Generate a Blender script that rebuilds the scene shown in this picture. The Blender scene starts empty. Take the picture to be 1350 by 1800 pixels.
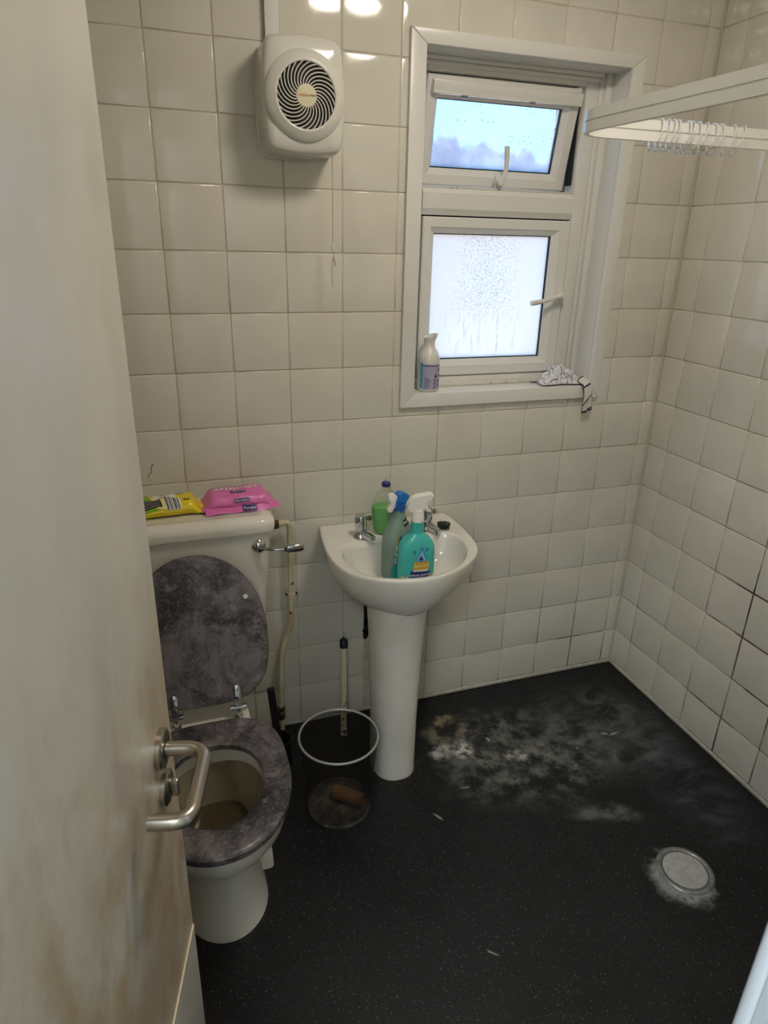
import bpy, bmesh, math, random
from mathutils import Vector, Matrix, Euler, noise as mnoise

# ---------------------------------------------------------------- camera, sky, sun, exposure
scene = bpy.context.scene
COL = scene.collection
R = math.radians

CAM = Vector((0.11632, -1.83368, 1.5528)); YAW, PITCH, ROLL, FPX = 0.32896, -0.38952, 0.02295, 1160.64
fw = Vector((math.sin(YAW)*math.cos(PITCH), math.cos(YAW)*math.cos(PITCH), math.sin(PITCH)))
rt = Vector((math.cos(YAW), -math.sin(YAW), 0)); up = rt.cross(fw)
rt2 = rt*math.cos(ROLL)+up*math.sin(ROLL); up2 = -rt*math.sin(ROLL)+up*math.cos(ROLL)
cd = bpy.data.cameras.new('camera'); cam = bpy.data.objects.new('camera', cd); COL.objects.link(cam)
mw = Matrix((rt2, up2, -fw)).transposed().to_4x4(); mw.translation = CAM
cam.matrix_world = mw
cd.sensor_fit = 'VERTICAL'; cd.sensor_height = 24; cd.lens = FPX/1800*24
cd.clip_start = 0.01; cd.clip_end = 200
cd.dof.use_dof = True; cd.dof.focus_distance = 1.85; cd.dof.aperture_fstop = 8.0
scene.camera = cam

w = bpy.data.worlds.new('sky'); scene.world = w; w.use_nodes = True
bg = w.node_tree.nodes['Background']
bg.inputs[0].default_value = (0.215, 0.56, 1.0, 1); bg.inputs[1].default_value = 2.8

sd = bpy.data.lights.new('sun', 'SUN'); sd.energy = 19.0; sd.angle = R(1.0); sd.color = (1, .88, .76)
sun = bpy.data.objects.new('sun', sd); COL.objects.link(sun); sun.rotation_euler = (R(30), 0, 0)

def portal(loc, rot, sx, sy):
    d = bpy.data.lights.new('sky_portal', 'AREA'); d.shape = 'RECTANGLE'; d.size = sx; d.size_y = sy
    d.cycles.is_portal = True
    o = bpy.data.objects.new('sky_portal', d); COL.objects.link(o); o.location = loc; o.rotation_euler = rot
portal((1.13, .27, 1.57), (R(-90), 0, 0), .66, .92)       # window
portal((-1.42, -2.25, 1.35), (0, R(-90), 0), 1.9, .9)      # end window of the hall

vs = scene.view_settings
scene.display_settings.display_device = 'sRGB'
vs.view_transform = 'Standard'; vs.look = 'None'; vs.exposure = 0.25; vs.gamma = 1.0; vs.use_curve_mapping = False
scene.cycles.use_denoising = True
scene.cycles.max_bounces = 10; scene.cycles.transparent_max_bounces = 16
scene.cycles.sample_clamp_indirect = 6
LAMP_STRENGTH = 35.0; HALL_FILL_STRENGTH = 34.0

# ---------------------------------------------------------------- helpers
WL = {}
def link(o): COL.objects.link(o); return o
def thing(name, label, cat, loc=(0, 0, 0), rot=(0, 0, 0), group=None, kind=None):
    o = link(bpy.data.objects.new(name, None)); o.location = loc; o.rotation_euler = rot
    o.empty_display_size = .05
    WL[o.name] = Vector(loc)
    return tag(o, label, cat, group, kind)
def tag(o, label=None, cat=None, group=None, kind=None):
    if label: o['label'] = label
    if cat: o['category'] = cat
    if group: o['group'] = group
    if kind: o['kind'] = kind
    return o
def finish(bm, sharp=35, smooth=True):
    bmesh.ops.recalc_face_normals(bm, faces=bm.faces)
    for f in bm.faces: f.smooth = smooth
    if smooth:
        for e in bm.edges:
            e.smooth = not (len(e.link_faces) == 2 and e.calc_face_angle(0) > R(sharp))
def obj(name, bm, mats, parent=None, world=False, label=None, kind=None, sharp=35, smooth=True, recalc=True):
    """world=True: the bmesh holds world coordinates and the (unrotated) parent sits at WL[parent]."""
    if recalc: finish(bm, sharp, smooth)
    off = WL.get(parent.name, Vector()) if (parent and world) else Vector()
    if world and parent: bmesh.ops.translate(bm, verts=bm.verts, vec=-off)
    me = bpy.data.meshes.new(name); bm.to_mesh(me); bm.free()
    for m in (mats if isinstance(mats, (list, tuple)) else [mats]): me.materials.append(m)
    o = link(bpy.data.objects.new(name, me))
    if parent: o.parent = parent
    WL[o.name] = off
    if label: o['label'] = label
    if kind: o['kind'] = kind
    return o
NB = bmesh.new
def box(bm, lo, hi, bev=0, seg=2, mi=0):
    lo, hi = Vector(lo), Vector(hi)
    r = bmesh.ops.create_cube(bm, size=1)
    v = r['verts']; c = (lo+hi)/2; s = hi-lo
    for p in v: p.co = Vector((p.co.x*s.x, p.co.y*s.y, p.co.z*s.z))+c
    es = list({e for p in v for e in p.link_edges})
    if bev:
        bmesh.ops.bevel(bm, geom=es, offset=bev, segments=seg, profile=.5, affect='EDGES')
    return bm
def loft(bm, rings, closed=True, cap0=True, cap1=True, mi=0):
    vs_ = [[bm.verts.new(p) for p in r] for r in rings]
    n = len(rings[0])
    for a, b in zip(vs_, vs_[1:]):
        for i in range(n if closed else n-1):
            j = (i+1) % n
            f = bm.faces.new((a[i], a[j], b[j], b[i])); f.material_index = mi
    if cap0 and closed: bm.faces.new(vs_[0][::-1]).material_index = mi
    if cap1 and closed: bm.faces.new(vs_[-1]).material_index = mi
    return bm
def lathe(bm, prof, seg=32, mat=Matrix(), cap0=True, cap1=True, mi=0):
    rings = [[mat @ Vector((r*math.cos(2*math.pi*i/seg), r*math.sin(2*math.pi*i/seg), z)) for i in range(seg)] for r, z in prof]
    return loft(bm, rings, True, cap0, cap1, mi)
def smooth_path(pts, sub=8, closed=False):
    P = [Vector(p) for p in pts]; out = []; n = len(P)
    rng = range(n if closed else n-1)
    for i in rng:
        g = (lambda k: P[k % n]) if closed else (lambda k: P[max(0, min(n-1, k))])
        a, b, c, d = g(i-1), g(i), g(i+1), g(i+2)
        for k in range(sub):
            t = k/sub
            out.append(.5*((2*b)+(-a+c)*t+(2*a-5*b+4*c-d)*t*t+(-a+3*b-3*c+d)*t**3))
    if not closed: out.append(P[-1])
    return out
def fillet(pts, r, n=6):
    """polyline with rounded corners"""
    P = [Vector(p) for p in pts]; out = [P[0]]
    for a, b, c in zip(P, P[1:], P[2:]):
        u, v = (a-b), (c-b); rr = min(r, u.length*.49, v.length*.49)
        p0, p1 = b+u.normalized()*rr, b+v.normalized()*rr
        for k in range(n+1):
            t = k/n; out.append((1-t)**2*p0+2*t*(1-t)*b+t*t*p1)
    out.append(P[-1]); return out
def tube(bm, pts, r, seg=12, closed=False, cap=True, rad=None):
    P = [Vector(p) for p in pts]; n = len(P); rings = []
    nrm = None
    for i in range(n):
        if closed: t = (P[(i+1) % n]-P[i-1]).normalized()
        else: t = (P[min(n-1, i+1)]-P[max(0, i-1)]).normalized()
        if nrm is None: nrm = t.orthogonal().normalized()
        nrm = (nrm-t*nrm.dot(t)).normalized()
        bn = t.cross(nrm); rr = rad[i] if rad else r
        rings.append([P[i]+nrm*rr*math.cos(2*math.pi*k/seg)+bn*rr*math.sin(2*math.pi*k/seg) for k in range(seg)])
    if closed: rings.append(rings[0])
    loft(bm, rings, True, cap and not closed, cap and not closed)
    if closed: bmesh.ops.remove_doubles(bm, verts=bm.verts, dist=1e-6)
    return bm
def prism(bm, poly, d0, d1, f, bev=0, seg=2):
    """extrude a 2D polygon between depths d0,d1; f(u,v,d)->xyz"""
    a = [bm.verts.new(f(u, v, d0)) for u, v in poly]; b = [bm.verts.new(f(u, v, d1)) for u, v in poly]
    n = len(poly); fs = [bm.faces.new(a[::-1]), bm.faces.new(b)]
    for i in range(n): fs.append(bm.faces.new((a[i], a[(i+1) % n], b[(i+1) % n], b[i])))
    if bev:
        es = list({e for ff in fs[:2] for e in ff.edges})
        bmesh.ops.bevel(bm, geom=es, offset=bev, segments=seg, profile=.5, affect='EDGES')
    return bm
def sgnpow(x, p): return math.copysign(abs(x)**p, x)
def superell(a, b, n, N=40):
    return [(a*sgnpow(math.cos(2*math.pi*i/N), 2/n), b*sgnpow(math.sin(2*math.pi*i/N), 2/n)) for i in range(N)]
def rrect(hx, hy, r, n=5):
    out = []
    for cx, cy, a0 in ((hx-r, hy-r, 0), (-hx+r, hy-r, 90), (-hx+r, -hy+r, 180), (hx-r, -hy+r, 270)):
        for k in range(n+1):
            a = R(a0+90*k/n); out.append((cx+r*math.cos(a), cy+r*math.sin(a)))
    return out
def radial(poly, c, angs):
    """sample a closed polygon by rays from c"""
    out = []; n = len(poly)
    for a in angs:
        d = (math.cos(a), math.sin(a)); best = None
        for i in range(n):
            p, q = poly[i], poly[(i+1) % n]
            ex, ey = q[0]-p[0], q[1]-p[1]; den = d[0]*ey-d[1]*ex
            if abs(den) < 1e-12: continue
            wx, wy = p[0]-c[0], p[1]-c[1]
            t = (wx*ey-wy*ex)/den; s = (wx*d[1]-wy*d[0])/den
            if t > 0 and -1e-9 <= s <= 1+1e-9 and (best is None or t > best): best = t
        out.append((c[0]+d[0]*best, c[1]+d[1]*best))
    return out
def text_polys(s, size=1.0, font_bold=False):
    cu = bpy.data.curves.new('txt', 'FONT'); cu.body = s; cu.size = size; cu.align_x = 'CENTER'; cu.align_y = 'CENTER'
    cu.resolution_u = 3
    if font_bold: cu.offset = size*.018
    o = bpy.data.objects.new('txt', cu); me = o.to_mesh()
    vs_ = [(v.co.x, v.co.y) for v in me.vertices]; fs = [list(p.vertices) for p in me.polygons]
    o.to_mesh_clear(); bpy.data.objects.remove(o); bpy.data.curves.remove(cu)
    return vs_, fs
def decal_text(name, s, size, place, f, mat, parent, label=None, bold=True, rot=0, sx=1):
    vs_, fs = text_polys(s, size, bold); bm = NB(); V = []
    cr, sr = math.cos(rot), math.sin(rot)
    for x, y in vs_:
        x *= sx
        V.append(bm.verts.new(f(place[0]+x*cr-y*sr, place[1]+x*sr+y*cr)))
    for q in fs:
        try: bm.faces.new([V[i] for i in q])
        except ValueError: pass
    return obj(name, bm, mat, parent, label=label, recalc=False)
def decal_grid(name, quad, f, mat, parent, n=6, m=6, label=None):
    """quad: 4 corners (u,v) ccw -> bilinear grid mapped by f"""
    bm = NB(); V = []
    a, b, c, d = quad
    for j in range(m+1):
        t = j/m; row = []
        for i in range(n+1):
            s = i/n
            u = (1-t)*((1-s)*a[0]+s*b[0])+t*((1-s)*d[0]+s*c[0]); v = (1-t)*((1-s)*a[1]+s*b[1])+t*((1-s)*d[1]+s*c[1])
            row.append(bm.verts.new(f(u, v)))
        V.append(row)
    for j in range(m):
        for i in range(n): bm.faces.new((V[j][i], V[j][i+1], V[j+1][i+1], V[j+1][i]))
    return obj(name, bm, mat, parent, label=label, recalc=False)
def copy_thing(src, loc, label=None, rot=None):
    o = src.copy(); link(o); o.location = loc
    if rot: o.rotation_euler = rot
    if label: o['label'] = label
    for c in src.children:
        d = c.copy(); link(d); d.parent = o
    return o

# ---------------------------------------------------------------- materials
def lin(c):
    if isinstance(c, str):
        c = [int(c[i:i+2], 16)/255 for i in (0, 2, 4)]
        return tuple((x/12.92 if x <= .04045 else ((x+.055)/1.055)**2.4) for x in c)+(1,)
    return tuple(c)+(1,)
class G:
    def __init__(s, name, base='808080', rough=.5, metal=0, spec=.5, **kw):
        s.m = bpy.data.materials.new(name); s.m.use_nodes = True; s.t = s.m.node_tree
        s.b = s.t.nodes['Principled BSDF']; s.out = s.t.nodes['Material Output']
        s.b.inputs['Base Color'].default_value = lin(base); s.b.inputs['Roughness'].default_value = rough
        s.b.inputs['Metallic'].default_value = metal; s.b.inputs['Specular IOR Level'].default_value = spec
        for k, v in kw.items(): s.b.inputs[k.replace('_', ' ')].default_value = v
    def nd(s, t): return s.t.nodes.new('ShaderNode'+t)
    def set(s, sock, v):
        if isinstance(v, bpy.types.NodeSocket): s.t.links.new(v, sock)
        elif isinstance(v, str): sock.default_value = lin(v)
        else: sock.default_value = v
    def pos(s): return s.nd('NewGeometry').outputs['Position']
    def oc(s): return s.nd('TexCoord').outputs['Object']
    def uv(s): return s.nd('TexCoord').outputs['UV']
    def rnd(s): return s.nd('ObjectInfo').outputs['Random']
    def xyz(s, v):
        n = s.nd('SeparateXYZ'); s.set(n.inputs[0], v); return n.outputs[0], n.outputs[1], n.outputs[2]
    def vec(s, x, y, z):
        n = s.nd('CombineXYZ'); s.set(n.inputs[0], x); s.set(n.inputs[1], y); s.set(n.inputs[2], z); return n.outputs[0]
    def scl(s, v, sc):
        n = s.nd('VectorMath'); n.operation = 'MULTIPLY'; s.set(n.inputs[0], v); n.inputs[1].default_value = sc; return n.outputs[0]
    def noise(s, v, scale, detail=3, rough=.55, dist=0, col=False):
        n = s.nd('TexNoise'); s.set(n.inputs['Vector'], v); n.inputs['Scale'].default_value = scale
        n.inputs['Detail'].default_value = detail; n.inputs['Roughness'].default_value = rough; n.inputs['Distortion'].default_value = dist
        return n.outputs['Color' if col else 'Fac']
    def vor(s, v, scale, out='Distance', feat='F1'):
        n = s.nd('TexVoronoi'); n.feature = feat; s.set(n.inputs['Vector'], v); n.inputs['Scale'].default_value = scale
        return n.outputs[out]
    def ma(s, op, a, b=0.0, c=0.0):
        n = s.nd('Math'); n.operation = op; s.set(n.inputs[0], a); s.set(n.inputs[1], b); s.set(n.inputs[2], c); return n.outputs[0]
    def ss(s, v, lo, hi, a=0., b=1.):
        n = s.nd('MapRange'); n.interpolation_type = 'SMOOTHSTEP'; s.set(n.inputs[0], v)
        for i, x in enumerate((lo, hi, a, b)): n.inputs[i+1].default_value = x
        return n.outputs[0]
    def mix(s, f, a, b):
        n = s.nd('Mix'); n.data_type = 'RGBA'; s.set(n.inputs[0], f); s.set(n.inputs[6], a); s.set(n.inputs[7], b); return n.outputs[2]
    def bump(s, h, strength=.2, dist=.001):
        n = s.nd('Bump'); n.inputs['Strength'].default_value = strength; n.inputs['Distance'].default_value = dist
        s.set(n.inputs['Height'], h); s.t.links.new(n.outputs[0], s.b.inputs['Normal'])
    def col(s, v): s.set(s.b.inputs['Base Color'], v)
    def rough(s, v): s.set(s.b.inputs['Roughness'], v)
    def blob(s, cx, cy, rx, ry, soft=.5, rot=0.0, warp=None, amp=.04):
        """elliptic mask on the floor plane, edge broken by noise; returns 0..1"""
        x, y, _ = s.xyz(s.pos())
        if warp is not None:
            a, b, _ = s.xyz(warp)
            x = s.ma('ADD', x, s.ma('MULTIPLY', s.ma('SUBTRACT', a, .5), amp)); y = s.ma('ADD', y, s.ma('MULTIPLY', s.ma('SUBTRACT', b, .5), amp))
        x = s.ma('SUBTRACT', x, cx); y = s.ma('SUBTRACT', y, cy)
        c, q = math.cos(rot), math.sin(rot)
        u = s.ma('DIVIDE', s.ma('ADD', s.ma('MULTIPLY', x, c), s.ma('MULTIPLY', y, q)), rx)
        v = s.ma('DIVIDE', s.ma('SUBTRACT', s.ma('MULTIPLY', y, c), s.ma('MULTIPLY', x, q)), ry)
        d = s.ma('SQRT', s.ma('ADD', s.ma('MULTIPLY', u, u), s.ma('MULTIPLY', v, v)))
        return s.ss(d, 1-soft, 1, 1, 0)

def simple(name, base, rough=.5, metal=0, spec=.5, grain=0, gs=60, **kw):
    g = G(name, base, rough, metal, spec, **kw)
    if grain:
        f = g.noise(g.oc(), gs, 4); c = lin(base)
        g.col(g.mix(g.ss(f, .3, .7), tuple(x*(1-grain) for x in c[:3])+(1,), tuple(min(1, x*(1+grain)) for x in c[:3])+(1,)))
        g.rough(g.ss(f, .2, .8, max(0.02, rough*.8), min(1, rough*1.2)))
    return g.m

# glazed wall tile
g = G('glazed_tile', 'd6d2c6', .1); p = g.pos()
f = g.noise(p, 5, 3); r_ = g.rnd()
c = g.mix(g.ss(f, .3, .7), 'cfccc1', 'd9d5ca'); c = g.mix(g.ma('MULTIPLY', r_, .35), c, 'd2cabb')
sm = g.ss(g.noise(g.scl(p, (1, 1, .25)), 9, 5, .6), .62, .8)      # faint soap smears
c = g.mix(g.ma('MULTIPLY', sm, .25), c, 'b5ab98')
x, y, z = g.xyz(p)
def joint(t, off, wd): return g.ss(g.ma('ABSOLUTE', g.ma('SUBTRACT', g.ma('FRACT', g.ma('DIVIDE', g.ma('ADD', t, off), .152)), .5)), .5-wd/.152, .5-.4*wd/.152)
onr = g.ss(x, 1.705, 1.71)
lines = g.ma('MAXIMUM', joint(z, -.1515, .0042), g.ma('ADD', g.ma('MULTIPLY', onr, joint(y, -.0559, .0042)), g.ma('MULTIPLY', g.ma('SUBTRACT', 1.0, onr), joint(x, 0., .0036))))
arR = g.ma('MULTIPLY', g.ma('MULTIPLY', onr, g.ss(y, -.47, -.36, 1, 0)), g.ma('MULTIPLY', g.ss(z, .62, 1.12, 1, 0), g.ss(y, -1.1, -.9)))
arB = g.ma('MULTIPLY', g.ma('SUBTRACT', 1.0, onr), g.ma('MULTIPLY', g.ss(x, .9, 1.45, .25, 1), g.ss(z, .1, .36, 1, 0)))
md = g.ma('MULTIPLY', g.ma('MULTIPLY', lines, g.ma('MAXIMUM', arR, arB)), g.ss(g.noise(p, 5.5, 5, .65), .42, .58))
c = g.mix(g.ma('MULTIPLY', md, .9), c, g.mix(g.ss(g.noise(p, 14, 3), .4, .6), '2a1d14', '6b4522')); g.col(c)
g.rough(g.ma('ADD', g.ma('MULTIPLY', sm, .15), g.ss(g.noise(p, 30, 4), .3, .8, .07, .14)))
g.bump(g.noise(p, 11, 2), .06, .004)
TILE = g.m
# grout, mouldy low down and in the shower corner
g = G('grout', 'c4bdac', .85); p = g.pos(); x, y, z = g.xyz(p)
f = g.noise(p, 6, 4, .6); f2 = g.noise(p, 25, 4, .6)
c = g.mix(g.ss(f, .35, .75), 'cbc5b6', 'b5a88c')
low = g.ss(z, .2, 1.0, 1, 0)
inner = g.ss(y, -.42, -.2, 1, 0)                                    # along the right wall, towards the shower
bk = g.ma('MULTIPLY', g.ss(x, 1.0, 1.45), g.ss(z, .12, .5, 1, 0))   # back wall, low right
area = g.ma('MAXIMUM', g.ma('MULTIPLY', g.ma('MULTIPLY', inner, g.ss(x, 1.69, 1.7)), g.ss(z, .62, 1.1, 1, 0)), bk)
md = g.ma('MULTIPLY', area, g.ss(g.noise(p, 4.5, 4, .6), .40, .56))
c = g.mix(g.ma('MULTIPLY', g.ma('MULTIPLY', low, g.ss(f2, .45, .6)), .3), c, '7a5a30')
c = g.mix(md, c, g.mix(g.ss(f2, .4, .6), '1a120c', '54351a')); g.col(c)
GROUT = g.m
PLASTER = simple('bare_plaster', '8f897c', .9, grain=.25, gs=30)
g = G('painted_wall', 'cfcabd', .6); g.bump(g.noise(g.oc(), 90, 3), .1); PAINT = g.m
CEIL = simple('ceiling_paint', 'dedbd2', .8, grain=.04, gs=8)
INKH = simple('dark_hair', '2a221c', .6)
# floor vinyl: near black, sparkling flecks, soap scum, damp patches
g = G('safety_vinyl', '101113', .42, spec=.33); p = g.pos()
wp = g.noise(p, 9, 4, .6, col=True); wf = g.noise(p, 30, 5, .65, col=True)
base = g.mix(g.ss(g.noise(p, 3, 4), .3, .7), '0e0f12', '17191c')
fl = g.ma('MULTIPLY', g.ss(g.vor(p, 230), .16, .24, 1, 0), g.ss(g.noise(p, 140, 1), .52, .6))
fl2 = g.ma('MULTIPLY', g.ss(g.vor(p, 110), .09, .16, 1, 0), g.ss(g.noise(p, 70, 1), .5, .55))
c = g.mix(g.ma('MULTIPLY', fl, .5), base, '8d9298'); c = g.mix(g.ma('MULTIPLY', fl2, .45), c, 'a9adb2')
n1 = g.noise(p, 13, 6, .7); n2 = g.noise(p, 38, 6, .7); n3 = g.noise(g.scl(p, (1, 1.6, 1)), 6, 5, .65, 1.2)
def layer(c, mask, k, colr): return g.mix(g.ma('MULTIPLY', mask, k), c, colr)
film = g.blob(1.13, -.36, .42, .27, .6, -.15, wp, .18)
c = layer(c, g.ma('MULTIPLY', film, g.ss(n1, .40, .66)), .5, '8b8d88')
film2 = g.blob(1.46, -.34, .27, .30, .6, .3, wp, .2)
c = layer(c, g.ma('MULTIPLY', film2, g.ss(n3, .36, .68)), .42, '6f7674')
film3 = g.blob(1.24, -.66, .15, .045, .8, -.35, wp, .1)
wet = g.blob(1.33, -.62, .22, .075, .5, -.55, wp, .1)       # damp run towards the drain
c = layer(c, wet, .6, '0c0d10')
c = layer(c, g.ma('MULTIPLY', film3, g.ss(n1, .36, .6)), .5, '7d807e')
film4 = g.blob(1.55, -.62, .16, .36, .7, -.1, wp, .15)
c = layer(c, g.ma('MULTIPLY', film4, g.ss(n3, .35, .7)), .34, '5f6a70')
for cx, cy, rx, ry, rot, k, col, nn, lo in (
        (.862, -.275, .055, .05, .3, .8, 'bcbbb2', n1, .42), (.935, -.29, .042, .055, -.3, .9, 'c9c9c3', n2, .40),
        (.93, -.20, .12, .1, .2, .5, '8f866f', n1, .46), (.93, -.145, .05, .035, .5, .7, '9a8a6b', n1, .42),
        (1.10, -.365, .05, .035, -.2, .75, 'b9b9b4', n2, .42), (1.0, -.36, .13, .05, -.3, .5, '8d8c86', n2, .45),
        (1.2, -.37, .08, .05, 0, .45, '86847c', n1, .46), (1.02, -.46, .06, .02, -.3, .4, '8d8c86', n2, .45)):
    c = layer(c, g.ma('MULTIPLY', g.blob(cx, cy, rx, ry, .6, rot, wf, .05), g.ss(n1 if nn is None else nn, lo, lo+.16)), k, col)
for cx, cy, rx, ry, rot in ((1.438, -.361, .018, .008, -.4), (1.468, -.372, .032, .005, .15), (.876, -.441, .022, .0042, -.12),
                            (1.26, -.461, .006, .004, 0), (1.311, -.397, .008, .004, .5), (1.437, -.207, .005, .003, 0), (.955, -.245, .014, .007, .2),
                            (.7246, -.93, .018, .004, -.8), (1.04, -.27, .005, .018, .3), (.753, -.52, .005, .025, .5)):
    c = layer(c, g.ma('MULTIPLY', g.blob(cx, cy, rx, ry, .8, rot, wf, .02), g.ss(n2, .35, .5)), .6, 'b4b5b0')
ring = g.blob(.693, -.285, .105, .105, .45, 0, wf, .05)              # rusty damp ring round the pedestal foot
c = layer(c, ring, .7, '2a2013')
halo = g.blob(1.298, -.9, .098, .095, .35, .6, wf, .07)              # soap scum round the shower drain
c = layer(c, g.ma('MULTIPLY', halo, g.ss(n2, .3, .5)), .75, '989a9b')
g.col(c)
g.rough(g.ss(n1, .3, .75, .36, .55)); g.bump(g.noise(p, 240, 2), .25, .0006)
FLOOR = g.m
HALLFLOOR = simple('hall_carpet', '5a5148', .95, grain=.2, gs=120)
g = G('door_laminate', 'cdc7b8', .33); p = g.oc(); x, y, z = g.xyz(p)
v1 = g.scl(p, (1, 1, .55))
a = g.ss(g.noise(v1, 7, 6, .65, .6), .37, .60); b_ = g.ss(g.noise(v1, 22, 5, .65), .46, .66)
hgt = g.ss(z, .75, 1.35, 1, .10)                                    # grime is thickest from handle height down
near = g.ss(z, .62, .98, .35, 1)
c = g.mix(g.ma('MULTIPLY', g.ma('MULTIPLY', a, hgt), .75), 'd2cec3', 'b59a6e')
c = g.mix(g.ma('MULTIPLY', g.ma('MULTIPLY', b_, hgt), .42), c, 'a2753f')
c = g.mix(g.ma('MULTIPLY', g.ss(g.noise(v1, 3.2, 3), .45, .65), .3), c, 'b3b8bd'); g.col(c)
g.rough(g.ss(g.noise(v1, 9, 4), .3, .7, .28, .45)); DOOR = g.m
KICK = simple('kick_plate_plastic', 'bcbab4', .3, grain=.08, gs=9)
EDGE = simple('cut_plastic_edge', 'e8d9b8', .3)
UPVC = simple('white_upvc', 'dcdbd6', .28)
g = G('grubby_upvc', 'd2cfc6', .35); p = g.pos()
g.col(g.mix(g.ss(g.noise(p, 35, 5, .7), .6, .75), 'd2cfc6', '5f5a50')); GRUB = g.m
GASKET = simple('black_gasket', '0d0e12', .6)
# obscured lower glass: pebbled and beaded with condensation
g = G('obscured_glass', 'ffffff', .2); p = g.pos()
tr = g.nd('BsdfTranslucent'); gl = g.nd('BsdfGlossy'); gl.inputs['Roughness'].default_value = .15
tp = g.nd('BsdfTransparent')
x, y, z = g.xyz(p)
cell = g.noise(g.scl(p, (1, 1, .8)), 260, 2, .6); drip = g.noise(g.scl(p, (1, 1, .12)), 95, 3, .6)
zone = g.blob(1.09, .1, .19, 9, .9)
dk = g.ma('MULTIPLY', g.ss(cell, .50, .66), g.ma('MULTIPLY', zone, g.ss(z, 1.26, 1.4)))
dk2 = g.ma('MULTIPLY', g.ss(drip, .55, .68), g.ma('MULTIPLY', zone, g.ma('MULTIPLY', g.ss(z, 1.4, 1.32), g.ss(z, 1.2, 1.25))))
tc = g.mix(g.ma('MAXIMUM', g.ma('MULTIPLY', dk, .62), g.ma('MULTIPLY', dk2, .5)), (.74, .74, .74, 1), (.16, .16, .16, 1))
g.set(tr.inputs[0], tc)
m1 = g.nd('MixShader'); m1.inputs[0].default_value = .04; m2 = g.nd('MixShader'); m2.inputs[0].default_value = .07
g.t.links.new(tr.outputs[0], m2.inputs[1]); g.t.links.new(tp.outputs[0], m2.inputs[2])
g.t.links.new(m2.outputs[0], m1.inputs[1]); g.t.links.new(gl.outputs[0], m1.inputs[2])
g.t.links.new(m1.outputs[0], g.out.inputs[0]); FROST = g.m
# upper glass: clear, the lower half misted, spattered with drops
g = G('misted_glass', 'ffffff', .2); p = g.pos(); x, y, z = g.xyz(p)
tr = g.nd('BsdfTranslucent'); gl = g.nd('BsdfGlossy'); gl.inputs['Roughness'].default_value = .02; tp = g.nd('BsdfTransparent')
edge = g.ma('ADD', z, g.ma('MULTIPLY', g.ma('SUBTRACT', g.noise(g.scl(p, (1, 1, .4)), 16, 5, .65), .5), .13))
edge = g.ma('ADD', edge, g.ma('MULTIPLY', g.ma('SUBTRACT', x, 1.08), .09))
fog = g.ss(edge, 1.80, 1.84, .88, .12)
drops = g.ma('MULTIPLY', g.ss(g.vor(p, 75), .12, .2, 1, 0), g.ss(g.noise(p, 18, 2), .46, .58))
g.set(tr.inputs[0], g.mix(g.ss(g.noise(p, 22, 4), .35, .65), (.66, .66, .70, 1), (.52, .52, .58, 1)))
g.set(tp.inputs[0], g.mix(drops, (1, 1, 1, 1), (.3, .35, .38, 1)))
m1 = g.nd('MixShader'); m1.inputs[0].default_value = .05; m2 = g.nd('MixShader'); g.set(m2.inputs[0], fog)
g.t.links.new(tp.outputs[0], m2.inputs[1]); g.t.links.new(tr.outputs[0], m2.inputs[2])
g.t.links.new(m2.outputs[0], m1.inputs[1]); g.t.links.new(gl.outputs[0], m1.inputs[2])
g.t.links.new(m1.outputs[0], g.out.inputs[0]); MIST = g.m
g = G('outdoor_brick', '7d4a38', .9); p = g.pos()
g.col(g.mix(g.ss(g.noise(p, 60, 4), .4, .6), '5b3a33', '8a6a60')); BRICK = g.m
RENDER = simple('neighbour_render', 'e0cfc4', .9, grain=.08, gs=4)
GROUND = simple('outside_paving', '8f8b84', .9, grain=.15, gs=4)
CHROME = simple('chrome', 'c9ccd0', .07, 1)
SATIN = simple('satin_steel', 'b4aea4', .27, 1)
g = G('vitreous_china', 'e2dfd6', .08); p = g.pos()
g.col(g.mix(g.ss(g.noise(p, 6, 4), .4, .75), 'e2dfd7', 'd8d3c4')); CHINA = g.m
g = G('stained_china', 'd8d3c4', .12); p = g.pos(); x, y, z = g.xyz(p)
wv = g.ma('ADD', z, g.ma('MULTIPLY', g.noise(p, 8, 3), .02))
c = g.mix(g.ss(wv, .335, .352, 1, 0), 'd9d6cb', g.mix(g.ss(g.noise(g.scl(p, (1, 1, .3)), 14, 4), .35, .65), '9a9079', '857b64')); g.col(c); BOWL = g.m
g = G('toilet_water', '6b604a', .03); g.b.inputs['Transmission Weight'].default_value = .5; g.b.inputs['IOR'].default_value = 1.33; WATER = g.m
g = G('slate_print', '3a353a', .33); p = g.oc()
n1 = g.noise(p, 9, 6, .7, .6); n2 = g.noise(g.scl(p, (1.6, 1, .7)), 45, 5, .7); n3 = g.noise(p, 20, 5, .7)
n4 = g.noise(p, 130, 3, .6)
c = g.mix(g.ss(n1, .38, .66), '2b2a2d', '716a6e'); c = g.mix(g.ma('MULTIPLY', g.ss(n3, .52, .72), .65), c, '8f878a')
c = g.mix(g.ma('MULTIPLY', g.ss(n2, .5, .7), .5), c, '28262b'); c = g.mix(g.ma('MULTIPLY', g.ss(n4, .5, .7), .3), c, 'a0969b'); g.col(c)
g.rough(g.ss(n2, .3, .7, .28, .45)); SLATE = g.m
WHITEP = simple('white_plastic', 'd9d7d0', .3)
FANP = simple('glossy_white_casing', 'd3d1c9', .14)
DARKIN = simple('dark_interior', '17130f', .7)
HUBP = simple('cream_plastic', 'd5cdb0', .35)
ORANGE = simple('orange_print', 'c08a3e', .5); BROWNINK = simple('brown_print', '4a2c20', .5)
CORD = simple('cream_cord', 'a99d78', .8)
g = G('cream_pipe_paint', 'c9c1a0', .35); p = g.pos()
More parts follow.
